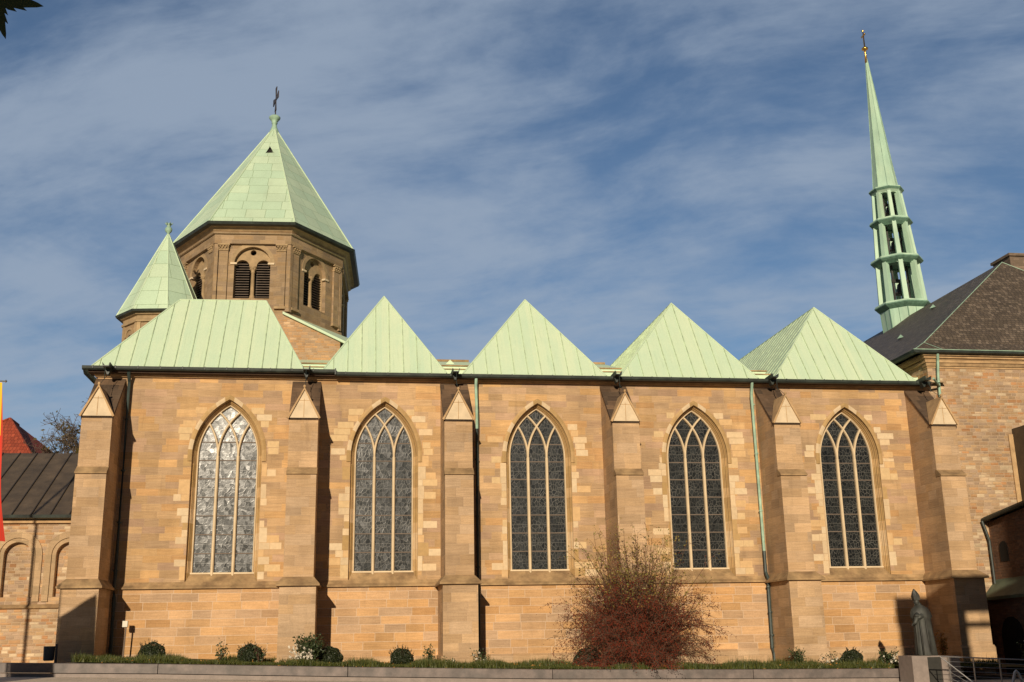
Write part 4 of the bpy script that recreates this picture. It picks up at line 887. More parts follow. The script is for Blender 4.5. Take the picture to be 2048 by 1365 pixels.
mb = MB(); mb.prism([(-22, 2.52, 6.60), (-22, 2.55, 6.48), (-22, 2.66, 6.46), (-22, 2.9, 6.44), (-22, 2.75, 6.6)], (11.97, 0, 0)); part('gutter', mb, M['gutter'], annex)

# red-roofed house behind
red = thing('red_roofed_house', (-21, 28, 2), 'house behind the annex, only its steep red tiled roof showing', 'house')
mb = MB(); mb.prism([(-27.2, 25.9, 1.2), (-18.9, 24.4, 1.2), (-17.6, 31.2, 1.2), (-25.8, 33.7, 1.2)], (0, 0, 10.85)); part('wall', mb, M['cream'], red)
T_ = (-21.2, 27., 15.2); A_, B_, C_, D_ = (-27.5, 25.6, 12.0), (-18.6, 24., 12.0), (-17.2, 31.5, 12.0), (-26.0, 34., 12.0); T__ = (-21.3, 29.2, 15.2)
mb = MB()
for q_ in ([A_, B_, T_], [B_, C_, T__, T_], [C_, D_, T__], [D_, A_, T_, T__]): mb.poly(q_)
rf = part('roof', mb, M['redtile'], red)
mb = MB(); mb.box(-19.75, -19.45, 28.6, 29.3, 12.9, 13.4); part('skylight', mb, M['whitebox'], rf)
mb = MB(); mb.tube([T__, T_, B_], .09, 6); mb.tube([T_, A_], .09, 6); part('ridge_tiles', mb, M['redtile'], rf)

# ------------------------------------------------------------------ vegetation
def leafquads(cs, size, rs_, flat=.0):
    """one small triangle pair per centre -> (n,3,3)"""
    n = len(cs); a = rs_.normal(size=(n, 3)); a /= np.linalg.norm(a, axis=1)[:, None]; b_ = rs_.normal(size=(n, 3)); b_ -= (b_*a).sum(1)[:, None]*a; b_ /= np.linalg.norm(b_, axis=1)[:, None]
    s = size*(.6+.8*rs_.rand(n))[:, None]
    V1 = np.stack([cs-a*s, cs+b_*s*.5, cs+a*s], 1); V2 = np.stack([cs-a*s, cs+a*s, cs-b_*s*.5], 1); return np.concatenate([V1, V2])
def part_tri(name, V, mat, parent, label=None):
    V = V-np.array(WL[parent])[None, None, :]; me = tri_mesh(name, V); me.materials.append(mat); o = bpy.data.objects.new(name, me); COL.objects.link(o); o.parent = parent; WL[o] = WL[parent]
    if label: o['label'] = label
    return o
# clipped round shrubs
def ball(x, y, r_, seed, label, shoots=30):
    z = G(x)+.05; t_ = thing('clipped_shrub', (x, y, z-.1), label, 'shrub', 'round clipped evergreens along the wall'); rs_ = np.random.RandomState(seed)
    n = 5200; d_ = rs_.normal(size=(n, 3)); d_ /= np.linalg.norm(d_, axis=1)[:, None]; lump = 1+.08*np.sin(d_[:, 0]*5+seed)*np.cos(d_[:, 2]*6)
    rad = r_*lump*(1-.13*rs_.rand(n)**2); c = np.stack([x+d_[:, 0]*rad, y+d_[:, 1]*rad, z+.18+d_[:, 2]*rad*.92], -1)
    c = c[c[:, 2] > z-.1]; part_tri('foliage', leafquads(c, .028, rs_), M['box'], t_)
    k = shoots; th = rs_.uniform(0, 2*np.pi, k); rr_ = r_*np.sqrt(rs_.rand(k))*.95; L = []
    sm = MB()
    for a, q_ in zip(th, rr_):
        zz = z+.18+math.sqrt(max(r_*r_-q_*q_, 0))*.9; p = Vector((x+q_*math.cos(a), y+q_*math.sin(a), zz-.05)); dr = Vector((math.cos(a)*q_/r_*.9, math.sin(a)*q_/r_*.9, .9)).normalized(); h = rs_.uniform(.08, .24)
        sm.tube([p, p+dr*h], [.008, .003], 4)
        for j in range(12): L.append(p+dr*h*(j/12)+Vector(rs_.normal(0, .012, 3)))
    part('shoots', sm, M['twig'], t_); part_tri('shoot_leaves', leafquads(np.array([tuple(v) for v in L]), .022, rs_), M['box'], t_)
    m_ = MB(); m_.lathe([(r_*.78*math.sin(math.pi*j/8)+.001, -r_*.72*math.cos(math.pi*j/8)) for j in range(9)], (x, y, z+.18), 12); part('core', m_, M['box'], t_, smooth=True)
for x, y, r_, sd, lb, sh in [(-6.84, -2.5, .46, 1, 'clipped round evergreen near the white box on a post', 26), (-3.44, -2.5, .45, 2, 'clipped round evergreen under the right part of the leftmost window', 40),
    (-.62, -2.5, .44, 3, 'clipped round evergreen in shade right of the white rose bush', 12), (1.95, -2.5, .42, 4, 'clipped round evergreen under the second window, with tall shoots', 46),
    (8.90, -2.4, .55, 5, 'clipped evergreen half hidden by the left side of the big red bush', 14), (19.25, -2.5, .43, 6, 'clipped round evergreen under the rightmost window', 26)]:
    ball(x, y, r_, sd, lb, sh)
# rose plants
def rose(name, x, y, h, r_, seed, label, nl, nfl, cat='rose bush', leaf='rose', group=None, flc=.5, petal='petal', fs=.035):
    z = G(x)+.02; t_ = thing(name, (x, y, z), label, cat, group); rs_ = np.random.RandomState(seed); sm = MB(); tips = []; lf = []
    for k in range(max(5, int(nl/60))):
        a = rs_.uniform(0, 2*np.pi); q_ = r_*rs_.rand()**.5; hh = h*rs_.uniform(.55, 1.); p0 = Vector((x+.1*math.cos(a)*r_, y+.1*math.sin(a)*r_, z-.05)); p2 = Vector((x+q_*math.cos(a), y+q_*math.sin(a), z+hh)); p1 = (p0+p2)/2+Vector((0, 0, .12*h))
        pts = [p0.lerp(p1, f_).lerp(p1.lerp(p2, f_), f_) for f_ in (0, .25, .5, .75, 1)]; sm.tube(pts, [.012, .01, .008, .006, .004], 4); tips.append(p2)
        for j in range(int(nl/max(5, int(nl/60)))):
            f_ = rs_.uniform(.25, 1.); p = p0.lerp(p1, f_).lerp(p1.lerp(p2, f_), f_); lf.append(np.array(p)+rs_.normal(0, .07+.04*r_, 3))
    part('stems', sm, M['twig'], t_); part_tri('leaves', leafquads(np.array(lf), .045, rs_), M[leaf], t_)
    if nfl:
        c = []
        for k in range(nfl):
            tp = tips[rs_.randint(len(tips))]; p = np.array([x+(tp.x-x)*rs_.uniform(.6, 1.1)-flc*r_, tp.y-.1, z+(tp.z-z)*rs_.uniform(.25, 1.)*(.75 if flc else 1)])
            for j in range(9): c.append(p+rs_.normal(0, .018, 3)+rs_.normal(0, .0, 3))
        part_tri('flowers', leafquads(np.array(c), fs, rs_), M[petal], t_)
rose('rose_bush', -1.35, -3.2, .95, .50, 11, 'leafy rose bush with a mass of white blooms in front of the second buttress', 2600, 90, flc=.5)
rose('rose_plant', -4.45, -3., .68, .22, 12, 'small leafy plant between the two evergreens under the leftmost window', 170, 0, cat='plant')
rose('rose_plant', 2.95, -3., .72, .22, 13, 'upright leafy plant left of the third buttress', 240, 0, cat='plant')
rose('rose_plant', -3.55+.5, -3.0, .66, .25, 23, 'thin wispy stem right of the evergreen under the leftmost window', 60, 0, cat='plant')
rose('rose_plant', 4.95, -3.1, .55, .5, 14, 'low plant dotted with white flowers at the foot of the third buttress', 160, 9, flc=0)
rose('rose_plant', 3.5, -3.1, .25, .4, 24, 'flat plant with small white flowers left of the third buttress foot', 120, 4, flc=0)
rose('rose_plant', 18.3, -3., .55, .5, 15, 'sparse plant with a few white flowers left of the rightmost evergreen', 90, 4, flc=0)
rose('rose_plant', 20.3, -3.2, .62, .42, 16, 'rose plant with white flowers between the rightmost evergreen and the statue', 330, 16, flc=0)
rose('rose_plant', 16.95, -2.9, .75, .30, 17, 'dark leafy plant at the foot of the fifth buttress', 420, 0, cat='plant')
rose('autumn_plant', 22.2, -4.0, 1.35, .16, 18, 'narrow plant with orange and yellow leaves right behind the statue', 420, 0, cat='plant', leaf='orangeleaf')
rose('rose_plant', 25.3, -4.6, 1.0, .5, 19, 'pale flowered plant in deep shade behind the steel railing', 150, 12, flc=0)

# big rose-hip bush
bx_, by_ = 10.75, -2.9; bz = G(bx_)
bush = thing('rose_hip_bush', (bx_, by_, bz), 'huge arching rose hip bush with red berries and bare brown canes before the fourth buttress', 'bush')
rs_ = np.random.RandomState(77); cm = MB(); hips = []; leaves = []; yl = []
def cane(p0, d_, L_, droop, r0_, seg=9, k=3):
    pts = [Vector(p0)]; d_ = Vector(d_).normalized(); step = L_/seg; wob = Vector(rs_.normal(0, .05, 3))
    for i in range(seg):
        d_ = (d_+Vector((0, 0, -droop*(i+1)/seg))+wob*.4+Vector(rs_.normal(0, .045, 3))).normalized(); p = pts[-1]+d_*step
        if p.z < bz+.05: p.z = bz+.05+abs(rs_.normal(0, .03))
        pts.append(p)
    cm.tube(pts, [r0_*(1-.75*i/seg) for i in range(seg+1)], k, cap=False); return pts
for i in range(295):
    a = rs_.uniform(0, 2*np.pi); tilt = abs(rs_.normal(0, .66)); up_ = i < 85
    if up_: tilt = abs(rs_.normal(0, .24))
    d_ = (math.cos(a)*math.sin(tilt)*1.2, math.sin(a)*math.sin(tilt)*.55, math.cos(tilt))
    L_ = rs_.uniform(3.2, 5.3) if up_ else rs_.uniform(2.4, 3.8)
    p0 = (bx_+rs_.normal(0, .40), by_+rs_.normal(0, .28), bz)
    pts = cane(p0, d_, L_, .04 if up_ else rs_.uniform(.20, .38), rs_.uniform(.012, .021), 10, 4)
    for j, p in enumerate(pts[2:], 2):
        for q_ in range(3 if up_ else 5):
            f_ = rs_.rand(); base_ = pts[j-1].lerp(p, f_); dd = (p-pts[j-1]).normalized()+Vector(rs_.normal(0, .65, 3))
            tw = cane(base_, dd, rs_.uniform(.18, .75), .35, .0055, 4, 3)
            for r2 in tw[1:]:
                if up_ and r2.z > bz+2.1:
                    if rs_.rand() < .60: yl.append(np.array(r2)+rs_.normal(0, .05, 3))
                    elif rs_.rand() < .25: hips.append(np.array(r2))
                else:
                    for _ in range(2):
                        if rs_.rand() < .34: hips.append(np.array(r2)+rs_.normal(0, .05, 3))
                    if rs_.rand() < .22: leaves.append(np.array(r2)+rs_.normal(0, .05, 3))
part('canes', cm, M['twig'], bush)
H = np.array(hips); rr_ = (.012+.009*rs_.rand(len(H)))[:, None]
o6 = np.array([(1, 0, 0), (0, 1, 0), (-1, 0, 0), (0, -1, 0), (0, 0, 1.3), (0, 0, -1.3)]); tri = [(0, 1, 4), (1, 2, 4), (2, 3, 4), (3, 0, 4), (1, 0, 5), (2, 1, 5), (3, 2, 5), (0, 3, 5)]
part_tri('rose_hips', np.concatenate([np.stack([H+o6[i]*rr_ for i in tr], 1) for tr in tri]), M['hip'], bush)
part_tri('red_leaves', leafquads(np.array(leaves), .030, rs_), leafmat('reddish_leaf', (.11,.035,.015), (.07,.045,.015)), bush)
part_tri('yellow_leaves', leafquads(np.array(yl), .042, rs_), M['yellowleaf'], bush)

# tree behind the annex
tree = thing('autumn_tree', (-14.6, 22, 1.5), 'half bare autumn tree with few leaves behind the annex roof', 'tree')
rs_ = np.random.RandomState(9); tm = MB(); tl = []
def bez(p, q_, sag, k=7): 
    m_ = (p+q_)/2+Vector(sag); return [p.lerp(m_, i/k).lerp(m_.lerp(q_, i/k), i/k) for i in range(k+1)]
tm.tube([(-14.4, 22, 1), (-14.45, 22, 5), (-14.4, 22, 9.0), (-14.5, 22, 12)], [.26, .22, .17, .06], 10)
for i in range(60):
    d_ = Vector(rs_.normal(0, 1, 3)); d_.normalize(); d_.z = abs(d_.z)*1.1-.25; q_ = Vector((-14.4, 22, 11.6))+d_*rs_.uniform(2.8, 4.2); p = Vector((-14.4, 22, rs_.uniform(7.5, 10.5)))
    br = bez(p, q_, (rs_.normal(0, .3), rs_.normal(0, .3), -.4)); tm.tube(br, [.055*(1-.7*j/7) for j in range(8)], 5, cap=False)
    for j in range(2, 8):
        for _ in range(4):
            e_ = br[j]+((br[j]-br[j-1]).normalized()*.7+Vector(rs_.normal(0, .6, 3))).normalized()*rs_.uniform(.5, 1.1); t2 = bez(br[j], e_, (0, 0, -.06), 4); tm.tube(t2, [.020, .018, .016, .014, .012], 3, cap=False)
            for r2 in t2[2:]:
                for _ in range(2):
                    e3 = r2+Vector(rs_.normal(0, .22, 3))+Vector((0, 0, .05)); tm.tube([r2, e3], [.012, .009], 3, cap=False)
                    if rs_.rand() < .20: tl.append(np.array(e3))
part('trunk', tm, M['bark'], tree); tla = np.array(tl); part_tri('crown', leafquads(tla, .12, rs_), M['treeleaf'], tree)

# near tree at the left whose leaves hang into the corner
near = thing('plane_tree', (-4.6, -41.6, 0), 'plane tree beside the viewer, its pointed leaves hanging into the top left corner', 'tree')
mb = MB(); mb.tube([(-4.6, -41.6, -.3), (-4.55, -41.6, 1.5), (-4.5, -41.55, 3.4), (-4.4, -41.5, 5.4)], [.17, .15, .13, .09], 12); mb.tube([(-4.52, -41.56, 3.2), (-3.5, -41.2, 3.9), (-2.2, -40.9, 4.1), (-1.35, -40.75, 3.86), (-1.2, -40.72, 3.72)], [.06, .045, .03, .01, .004], 8)
part('trunk', mb, M['bark'], near)
def plane_leaf(mb, c, ax, side, s, fold=.1):
    """five-lobed toothed leaf; ax = direction of the middle lobe"""
    ax = Vector(ax).normalized(); side = (Vector(side)-ax*Vector(side).dot(ax)).normalized(); nn_ = ax.cross(side); out = []
    lobes = [(-2.1, .45), (-1.02, .86), (0, 1.0), (1.02, .86), (2.1, .45)]; pts = []
    for i, (a, r_) in enumerate(lobes):
        for da, rr_ in ((-.50, .42), (-.36, .56), (-.30, .47), (-.20, .72), (-.15, .64), (-.05, .88), (0, 1.0), (.05, .88), (.15, .64), (.20, .72), (.30, .47), (.36, .56), (.50, .42)):
            pts.append((a+da, r_*rr_ if abs(da) < .49 else .40*max(r_, .7)))
    c = Vector(c); vs = [c]+[c+(ax*math.cos(a)+side*math.sin(a))*r_*s-nn_*fold*s*(r_**2) for a, r_ in pts]
    mb.add(vs, [(0, i, i+1) for i in range(1, len(vs)-1)])
mb = MB()
rv, uv_ = rt2, up2
plane_leaf(mb, (-1.165, -40.725, 3.597), rv*.97-uv_*.22, -uv_, .175, .06)
plane_leaf(mb, (-1.245, -40.70, 3.525), rv*.80-uv_*.60, -uv_, .10, .06)
for k in range(60):
    f_ = .35+1.5*(k/60); p = Vector((-1.17, -40.72, 3.58))-sdir*f_+Vector((rs_.normal(0, .14)-.08, rs_.normal(0, .1), abs(rs_.normal(0, .12)))); plane_leaf(mb, p, (rs_.normal(0, 1), rs_.normal(0, .3), -1), (1, rs_.normal(0, .4), 0), .11)
for k in range(14):
    f_ = k/14; p = Vector((-3.4, -41.2, 3.9)).lerp(Vector((-1.5, -40.8, 3.95)), f_)+Vector((rs_.normal(0, .1), rs_.normal(0, .1), -.12+rs_.normal(0, .08)+.1)); plane_leaf(mb, p, (rs_.normal(0, 1), rs_.normal(0, 1), -1), (1, rs_.normal(0, .4), 0), .10)
part('leaves', mb, M['planeleaf'], near)

# fallen leaves on the grass strip
nf = 260; fx = rs_.uniform(-9, 20, nf); fy = rs_.uniform(-5.25, -3.6, nf); fz = np.interp(fx, GX, GZ)+np.where(fy < -4.9, .012, .07+.10*rs_.rand(nf)); cF = np.stack([fx, fy, fz], -1)
me = tri_mesh('fallen_leaves', leafquads(cF, .035, rs_)*np.array([1, 1, 1.])); me.materials.append(M['orangeleaf']); o = bpy.data.objects.new('fallen_leaves', me); COL.objects.link(o)
tag(o, 'scattered fallen autumn leaves on the grass and the low wall', 'fallen leaves', kind='stuff')
# ------------------------------------------------------------------ low wall of the planting bed
low = thing('low_granite_wall', (5, -5.1, 0), 'long low grey-brown granite wall edging the grass strip', 'wall')
joints = [-24, -16.5, -9.0+.0, -5.9+.0, .02, 6.85, 12.1, 14.3, 20.6]
joints = [-22, -14.5, -6.15, .02, 7.0, 14.2, 20.62]
for i in range(len(joints)-1):
    a, b_ = joints[i]+.012, joints[i+1]-.012; mb = MB()
    za, zb = G(a), G(b_)
    mb.add([(a, -5.35, za-.40+.1), (b_, -5.35, zb-.40+.1), (b_, -4.9, zb-.30), (a, -4.9, za-.30), (a, -5.35, za-.015), (b_, -5.35, zb-.015), (b_, -4.9, zb), (a, -4.9, za), (a, -5.335, za), (b_, -5.335, zb)],
           [(0, 1, 5, 4), (4, 5, 9, 8), (8, 9, 6, 7), (1, 2, 6, 9, 5), (2, 3, 7, 6), (3, 0, 4, 8, 7), (0, 3, 2, 1)])
    part('slab', mb, M['granite'], low)
mb = MB()
for i in range(len(joints)-1):
    a, b_ = joints[i], joints[i+1]; za, zb = G(a)-.325, G(b_)-.325
    mb.add([(a, -5.29, za), (b_, -5.29, zb), (b_, -5.29, zb-.5), (a, -5.29, za-.5), (a, -4.9, za), (b_, -4.9, zb)], [(0, 3, 2, 1), (0, 1, 5, 4)])
part('footing', mb, M['granite2'], low)
# ------------------------------------------------------------------ statue and pedestal
ped = thing('statue_pedestal', (20.6, -6.2, -.4), 'blocky granite pedestal with a dark plate under the bishop statue', 'pedestal')
mb = MB(); mb.box(19.62, 20.2, -6.5, -5.5, -.6, .62); mb.box(20.72, 21.42, -6.5, -5.5, -.6, .60); mb.box(20.2, 20.72, -6.42, -5.5, -.6, .615); part('block', mb, M['granite2'], ped)
mb = MB(); mb.box(20.215, 20.705, -6.46, -6.42, -.55, .57); part('plate', mb, M['plate'], ped)
st = thing('bishop_statue', (20.85, -6.0, .61), 'dark bronze statue of a bishop in mitre and long cloak', 'statue')
mb = MB(); K = 24; rows = []
prof = [(0, .34, .30, .10), (.04, .36, .31, .09), (.25, .345, .295, .08), (.6, .33, .28, .065), (1.0, .315, .26, .05), (1.3, .32, .255, .03), (1.38, .37, .275, .01), (1.42, .375, .275, 0), (1.55, .36, .265, .0), (1.68, .30, .235, 0), (1.78, .19, .17, 0), (1.84, .085, .085, 0), (1.88, .075, .075, 0)]
for z_, rx, ry, fo in prof:
    for j in range(K):
        a = 2*math.pi*j/K; f_ = 1+fo*2.2*math.sin(a*7+z_*1.2)*(.6+.4*math.cos(a)); sh = -.06*max(0, z_-1.3)*1.0+.05*(1-z_/1.9)
        rows.append((20.83+sh+1.14*rx*f_*math.cos(a), -6.0+1.05*ry*f_*math.sin(a), .61+z_))
n = len(prof); mb.add(rows, [(i*K+j, i*K+(j+1) % K, (i+1)*K+(j+1) % K, (i+1)*K+j) for i in range(n-1) for j in range(K)]+[tuple(range(K))[::-1]])
# head (facing left and down), mitre, arms
def ellip(mb, c, rx, ry, rz, k=14, m_=9, tilt=0.):
    vs = []; 
    for i in range(m_+1):
        ph = -math.pi/2+math.pi*i/m_
        for j in range(k):
            a = 2*math.pi*j/k; x_, y_, z_ = rx*math.cos(ph)*math.cos(a), ry*math.cos(ph)*math.sin(a), rz*math.sin(ph); vs.append((c[0]+x_*math.cos(tilt)+z_*math.sin(tilt), c[1]+y_, c[2]-x_*math.sin(tilt)+z_*math.cos(tilt)))
    mb.add(vs, [(i*k+j, i*k+(j+1) % k, (i+1)*k+(j+1) % k, (i+1)*k+j) for i in range(m_) for j in range(k)])
hc = Vector((20.70, -6.02, 2.56)); ellip(mb, hc, .105, .095, .135, tilt=-.2)
mb.add([hc+Vector((-.10, -.02, .03)), hc+Vector((-.10, .02, .03)), hc+Vector((-.145, 0, -.02)), hc+Vector((-.095, 0, -.05)), hc+Vector((-.09, 0, .06))], [(0, 2, 4), (1, 4, 2), (0, 3, 2), (1, 2, 3)])
for sy__ in (-1, 1): ellip(mb, hc+Vector((.01, sy__*.095, .0)), .02, .012, .035, 8, 5); ellip(mb, hc+Vector((-.09, sy__*.035, .03)), .012, .014, .009, 8, 5)
ellip(mb, hc+Vector((-.095, 0, -.075)), .012, .028, .008, 8, 5); ellip(mb, hc+Vector((-.085, 0, -.115)), .03, .04, .03, 8, 5)
mb.tube([(20.86, -6.0, 2.38), (20.76, -6.01, 2.5)], [.09, .075], 10)
body = part('figure', mb, M['bronze'], st, smooth=True)
mb = MB()
mi = [(-.115, .0), (.115, .0), (.135, .16), (.09, .30), (0, .42), (-.09, .30), (-.13, .16)]
t0 = R(-8)
for sy__, bulge in ((-1, .10), (1, .10)):
    pts_ = [Vector((hc.x+u_*1.0*math.cos(t0)+v_*math.sin(t0)*1., -6.02+sy__*(.095 if v_ < .2 else .04), hc.z+.06+v_*math.cos(t0)-u_*math.sin(t0))) for u_, v_ in mi]
    ctr = sum(pts_, Vector())/len(pts_)+Vector((0, sy__*.04, 0)); mb.add([ctr]+pts_, [(0, i+1, (i+1) % 7+1) for i in range(7)])
a_ = [Vector((hc.x+u_*math.cos(t0)+v_*math.sin(t0), -6.02-(.095 if v_ < .2 else .04), hc.z+.06+v_*math.cos(t0)-u_*math.sin(t0))) for u_, v_ in mi]; b__ = [Vector((p.x, -6.02+(.095 if v_ < .2 else .04), p.z)) for p, (u_, v_) in zip(a_, mi)]
mb.add(a_+b__, [(i, i+7, (i+1) % 7+7, (i+1) % 7) for i in range(7)]); part('mitre', mb, M['bronze'], body)
mb = MB(); mb.tube([(20.62, -6.12, 2.12), (20.50, -6.25, 1.95), (20.42, -6.28, 1.80), (20.36, -6.26, 1.74)], [.12, .10, .075, .04], 10)
for k, (dx_, dz_, L_) in enumerate(((.0, .03, .085), (-.0, .012, .095), (0, -.005, .092), (0, -.022, .075))): mb.tube([(20.37, -6.26-.02+k*.016, 1.735+dz_), (20.32, -6.26-.02+k*.016, 1.73+dz_), (20.37-L_, -6.255-.02+k*.016, 1.715+dz_)], [.012, .011, .008], 6)
mb.tube([(20.38, -6.30, 1.75), (20.34, -6.32, 1.77), (20.31, -6.32, 1.785)], [.014, .012, .009], 6); part('right_arm', mb, M['bronze'], body, smooth=True)
mb = MB(); mb.tube([(20.75, -6.24, 2.05), (20.60, -6.30, 2.0), (20.55, -6.30, 1.97)], [.10, .08, .05], 10); ellip(mb, (20.56, -6.31, 1.99), .06, .03, .04)
for k in range(4): mb.tube([(20.55-.01, -6.33+k*.016, 2.02-k*.014), (20.49, -6.33+k*.016, 2.01-k*.016), (20.455, -6.32+k*.016, 1.98-k*.016)], [.013, .012, .009], 6)
mb.tube([(20.58, -6.3, 2.02), (20.54, -6.31, 2.06), (20.51, -6.31, 2.06)], [.014, .012, .009], 6); mb.box(20.42, 20.62, -6.36, -6.26, 2.03, 2.08); part('left_arm', mb, M['bronze'], body, smooth=False)
mb = MB()
for dx_, dy_ in ((-.20, -.26), (.02, -.30), (.22, -.20), (-.30, -.12)): mb.tube([(20.82+dx_, -6.0+dy_, 1.98), (20.84+dx_*1.05, -6.0+dy_*1.05, 1.4), (20.88+dx_*1.25, -6.0+dy_*1.12, .66)], [.022, .03, .035], 6)
part('cloak_folds', mb, M['bronze'], body, smooth=True)
st.location.x -= .43; st.scale = (.93, .93, .96)

# ------------------------------------------------------------------ steel railing, bicycle stand, bin, marker post, flag
rail = thing('steel_railing', (22, -8, -.4), 'steel railing with thin horizontal bars at the lower right beside the pedestal', 'railing')
zt = lambda x_: .63-.055*(x_-19.8)
mb = MB(); mb.tube([(19.85, -8, zt(19.85)), (24.6, -8, zt(24.6))], .022, 8); part('handrail', mb, M['steel'], rail)
for x_ in (20.15, 21.05, 22.0, 23.0, 24.0):
    mb = MB(); mb.box(x_-.012, x_+.012, -8.03, -7.97, -.9, zt(x_)); part('post', mb, M['steel'], rail)
for k in range(1, 6): mb = MB(); mb.tube([(20.05, -8, zt(20.05)-.155*k), (24.6, -8, zt(24.6)-.155*k)], .008, 5); part('bar', mb, M['steel'], rail)
mb = MB(); mb.tube([(19.85, -8, zt(19.85)), (20.7, -9.0, -.45)], .02, 6)
for k in range(1, 4): mb.tube([(20.05+.0, -8.1, .45-.2*k+.1), (20.9+.0, -9.0, -.5-.1*k+.1)], .008, 5)
part('sloping_rail', mb, M['steel'], rail)
aw = thing('bicycle_stand', (21.7, -9.5, -.7), 'thick grey metal stand shaped like an upturned V before the railing', 'bike stand')
mb = MB(); mb.tube([(21.18, -9.6, -.8), (21.52, -9.6, .12), (21.58, -9.6, .17)], .045, 8); part('leg', mb, M['steel'], aw); mb = MB(); mb.tube([(21.98, -9.6, -.8), (21.62, -9.6, .12), (21.56, -9.6, .17)], .045, 8); part('leg', mb, M['steel'], aw)
bn = thing('litter_bin', (-9.9, -4.2, .9), 'dark litter bin on a post behind the left end of the low wall', 'litter bin')
gb = G(-9.9); mb = MB(); mb.lathe([(.14, gb+.02), (.17, gb+.05), (.185, gb+.47), (.18, gb+.49), (.165, gb+.49), (.15, gb+.40)], (-9.88, -4.2, 0), 20); part('body', mb, M['binmat'], bn, smooth=False)
mb = MB(); mb.box(-9.68, -9.61, -4.24, -4.16, gb-.3, gb+.56); part('post', mb, M['binmat'], bn)
mk = thing('marker_post', (-8.15, -.7, 1.), 'thin grey post with a small white box on top, against the church wall', 'post')
mb = MB(); mb.tube([(-8.17, -.7, .7), (-8.12, -.7, 2.12)], .03, 6); part('pole', mb, M['post'], mk); mb = MB(); mb.box(-8.24, -8.06, -.78, -.62, 2.12, 2.34); part('box', mb, M['whitebox'], mk)
# flag
mt, t, b = newmat('red_yellow_cloth'); g = t.n('ShaderNodeNewGeometry'); X_, Y_, Z_ = t.sep(g.outputs['Position'])
e_ = t.math('ADD', X_, t.math('MULTIPLY', Z_, .0)); 
yellow = t.math('MULTIPLY', t.math('GREATER_THAN', Z_, 4.95), t.math('LESS_THAN', X_, t.math('SUBTRACT', -5.42, t.math('MULTIPLY', Z_, .075))))
c = t.mix(yellow, (.55, .03, .01, 1), (.80, .48, .02, 1)); t.l(c, b.inputs['Base Color']); b.inputs['Roughness'].default_value = .8; M['flag'] = mt
fl = thing('banner_flag', (-6.9, -25, .2), 'tall red and yellow banner at the left edge of the picture', 'flag')
def banner(root, x0, y0, ztop, wd, hg, amp, seed, slant=0.):
    mb = MB(); mb.tube([(x0, y0, .1), (x0, y0, ztop+.35)], [.055, .035], 10); mb.tube([(x0, y0, ztop+.02), (x0+wd+.06, y0, ztop+.02)], .012, 6); mb.lathe([(0, -.03), (.025, 0), (0, .03)], (x0+wd+.06, y0, ztop+.02), 8); part('pole', mb, M['steel'], root)
    mb = MB(); nx, nz = 20, 36; vs = []
    for j in range(nz+1):
        for i in range(nx+1):
            u_, v_ = i/nx, j/nz; vs.append((x0+.05+u_*(wd-.05+.27*wd*v_+.03*wd*math.sin(v_*7+seed)*v_), y0+amp*math.sin(u_*9+v_*4+seed)*(.3+v_), ztop-v_*hg-.10*u_*v_-slant*(1-u_)*(1-v_)))
    mb.add(vs, [(j*(nx+1)+i, j*(nx+1)+i+1, (j+1)*(nx+1)+i+1, (j+1)*(nx+1)+i) for j in range(nz) for i in range(nx)]); part('cloth', mb, M['flag'], root, smooth=True)
banner(fl, -6.9, -25, 5.86, 1.04, 2.55, .05, 0)
f2 = thing('banner_flag', (-13.35, -16, .3), 'tall banner on a pole outside the left edge of the picture, shading the first buttress', 'flag')
banner(f2, -13.4, -16, 7.5, 1.25, 5.6, .08, 2, .8)
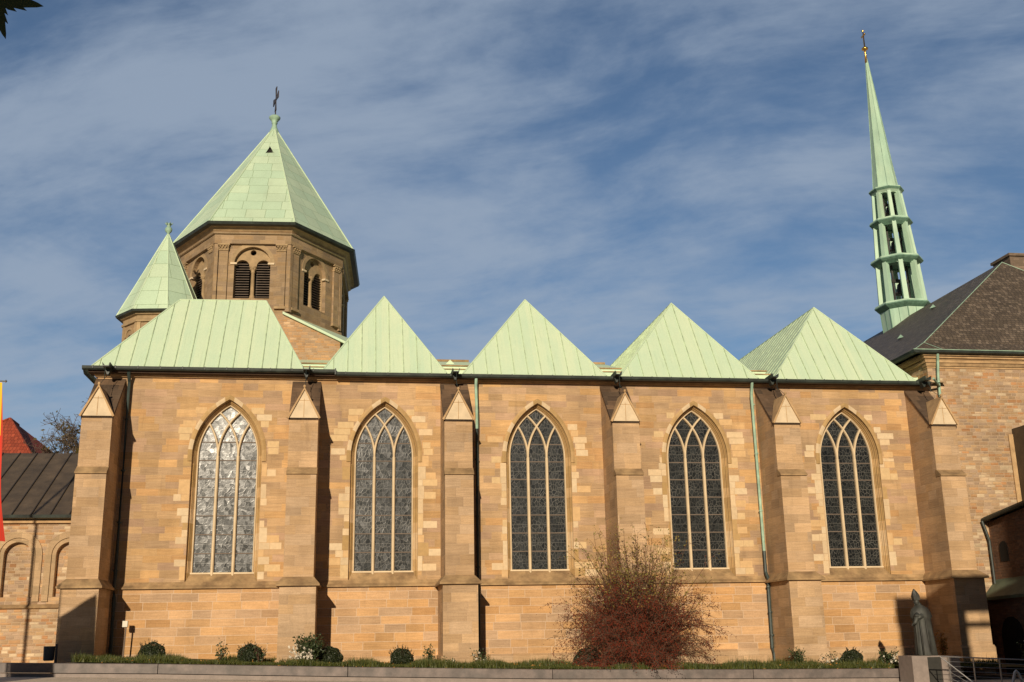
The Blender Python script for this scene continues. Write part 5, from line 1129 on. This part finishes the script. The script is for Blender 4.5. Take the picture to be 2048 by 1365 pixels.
# street furniture and buildings behind the viewpoint (pole and made-up block cast the shade)
fp = thing('flagpole', (-15.6, -9.5, .5), 'bare flagpole standing left of the picture', 'flagpole'); mb = MB(); mb.tube([(-15.6, -9.5, .2), (-15.6, -9.5, 13.4)], [.09, .05], 10); mb.lathe([(0, -.08), (.09, 0), (0, .08)], (-15.6, -9.5, 13.45), 8); part('pole', mb, M['steel'], fp)
nb = thing('shade_block', (22, -34, 0), 'unseen block behind the viewpoint, its stacked top added to shade the lower right', 'building')  # made-up block out of view, shaped to shade the lower right
mb = MB(); mb.box(17.35, 42, -38, -30, -1, 8.65); mb.box(15.35, 17.45, -30.8, -30, -1, 12.0); mb.box(18.75, 20.1, -30.8, -30.02, 8.6, 11.5); mb.box(20.1, 42, -38, -30.4, 8.6, 15.7); part('wall', mb, M['cream'], nb)
mb = MB(); mb.box(15.3, 20.15, -31.0, -29.98, 11.0, 12.1); part('shade_slab', mb, M['trim'], nb); mb = MB(); mb.box(17.3, 20.3, -30.15, -30.0, 10.15, 10.35); part('shade_bar', mb, M['steel'], nb)  # slab and bar added to frame the lit patch on the last buttress
for k in range(5):
    for j in range(3):
        mb = MB(); mb.box(18+k*2.6, 19.3+k*2.6, -29.99, -29.95, .8+j*2.6, 2.6+j*2.6); part('window', mb, M['plate'], nb)

rh = random.Random(4)
for i, (x0, x1, h, lb, cm_) in enumerate([(-62, -40, 15.5, 'tall plastered town house behind the viewpoint, leftmost of the row', (.30,.27,.23)), (-39, -21, 13.0, 'brown brick town house behind the viewpoint with the lowest roof', (.20,.13,.09)), (-20, 1, 16.5, 'grey office block directly behind the viewpoint', (.22,.22,.22)), (2, 24, 14.5, 'pale shop building behind the viewpoint, rightmost of the row', (.33,.28,.22))]):
    th_ = thing('town_house', ((x0+x1)/2, -84, 0), lb, 'building', 'buildings on the far side of the square')
    mb = MB(); mb.box(x0, x1, -90, -78, -1, h); wl_ = part('wall', mb, plain('town_wall_'+str(i), cm_, .85, var=.1, scale=.5), th_)
    mb = MB(); mb.prism([(x0-.3, -77.6, h), (x0-.3, -84, h+3.4), (x0-.3, -90.4, h)], (x1-x0+.6, 0, 0)); part('roof', mb, M['slate'], th_)
    k = x0+1.2
    while k < x1-2:
        z_ = 4.2
        while z_ < h-2: mb = MB(); mb.box(k, k+1.3, -78.0, -77.95, z_, z_+1.7); part('window', mb, M['plate'], wl_); z_ += 3.1
        k += 2.9
    mb = MB(); mb.box(x0+1, x1-1, -78.0, -77.94, .3, 3.2); part('shop_front', mb, M['plate'], wl_)
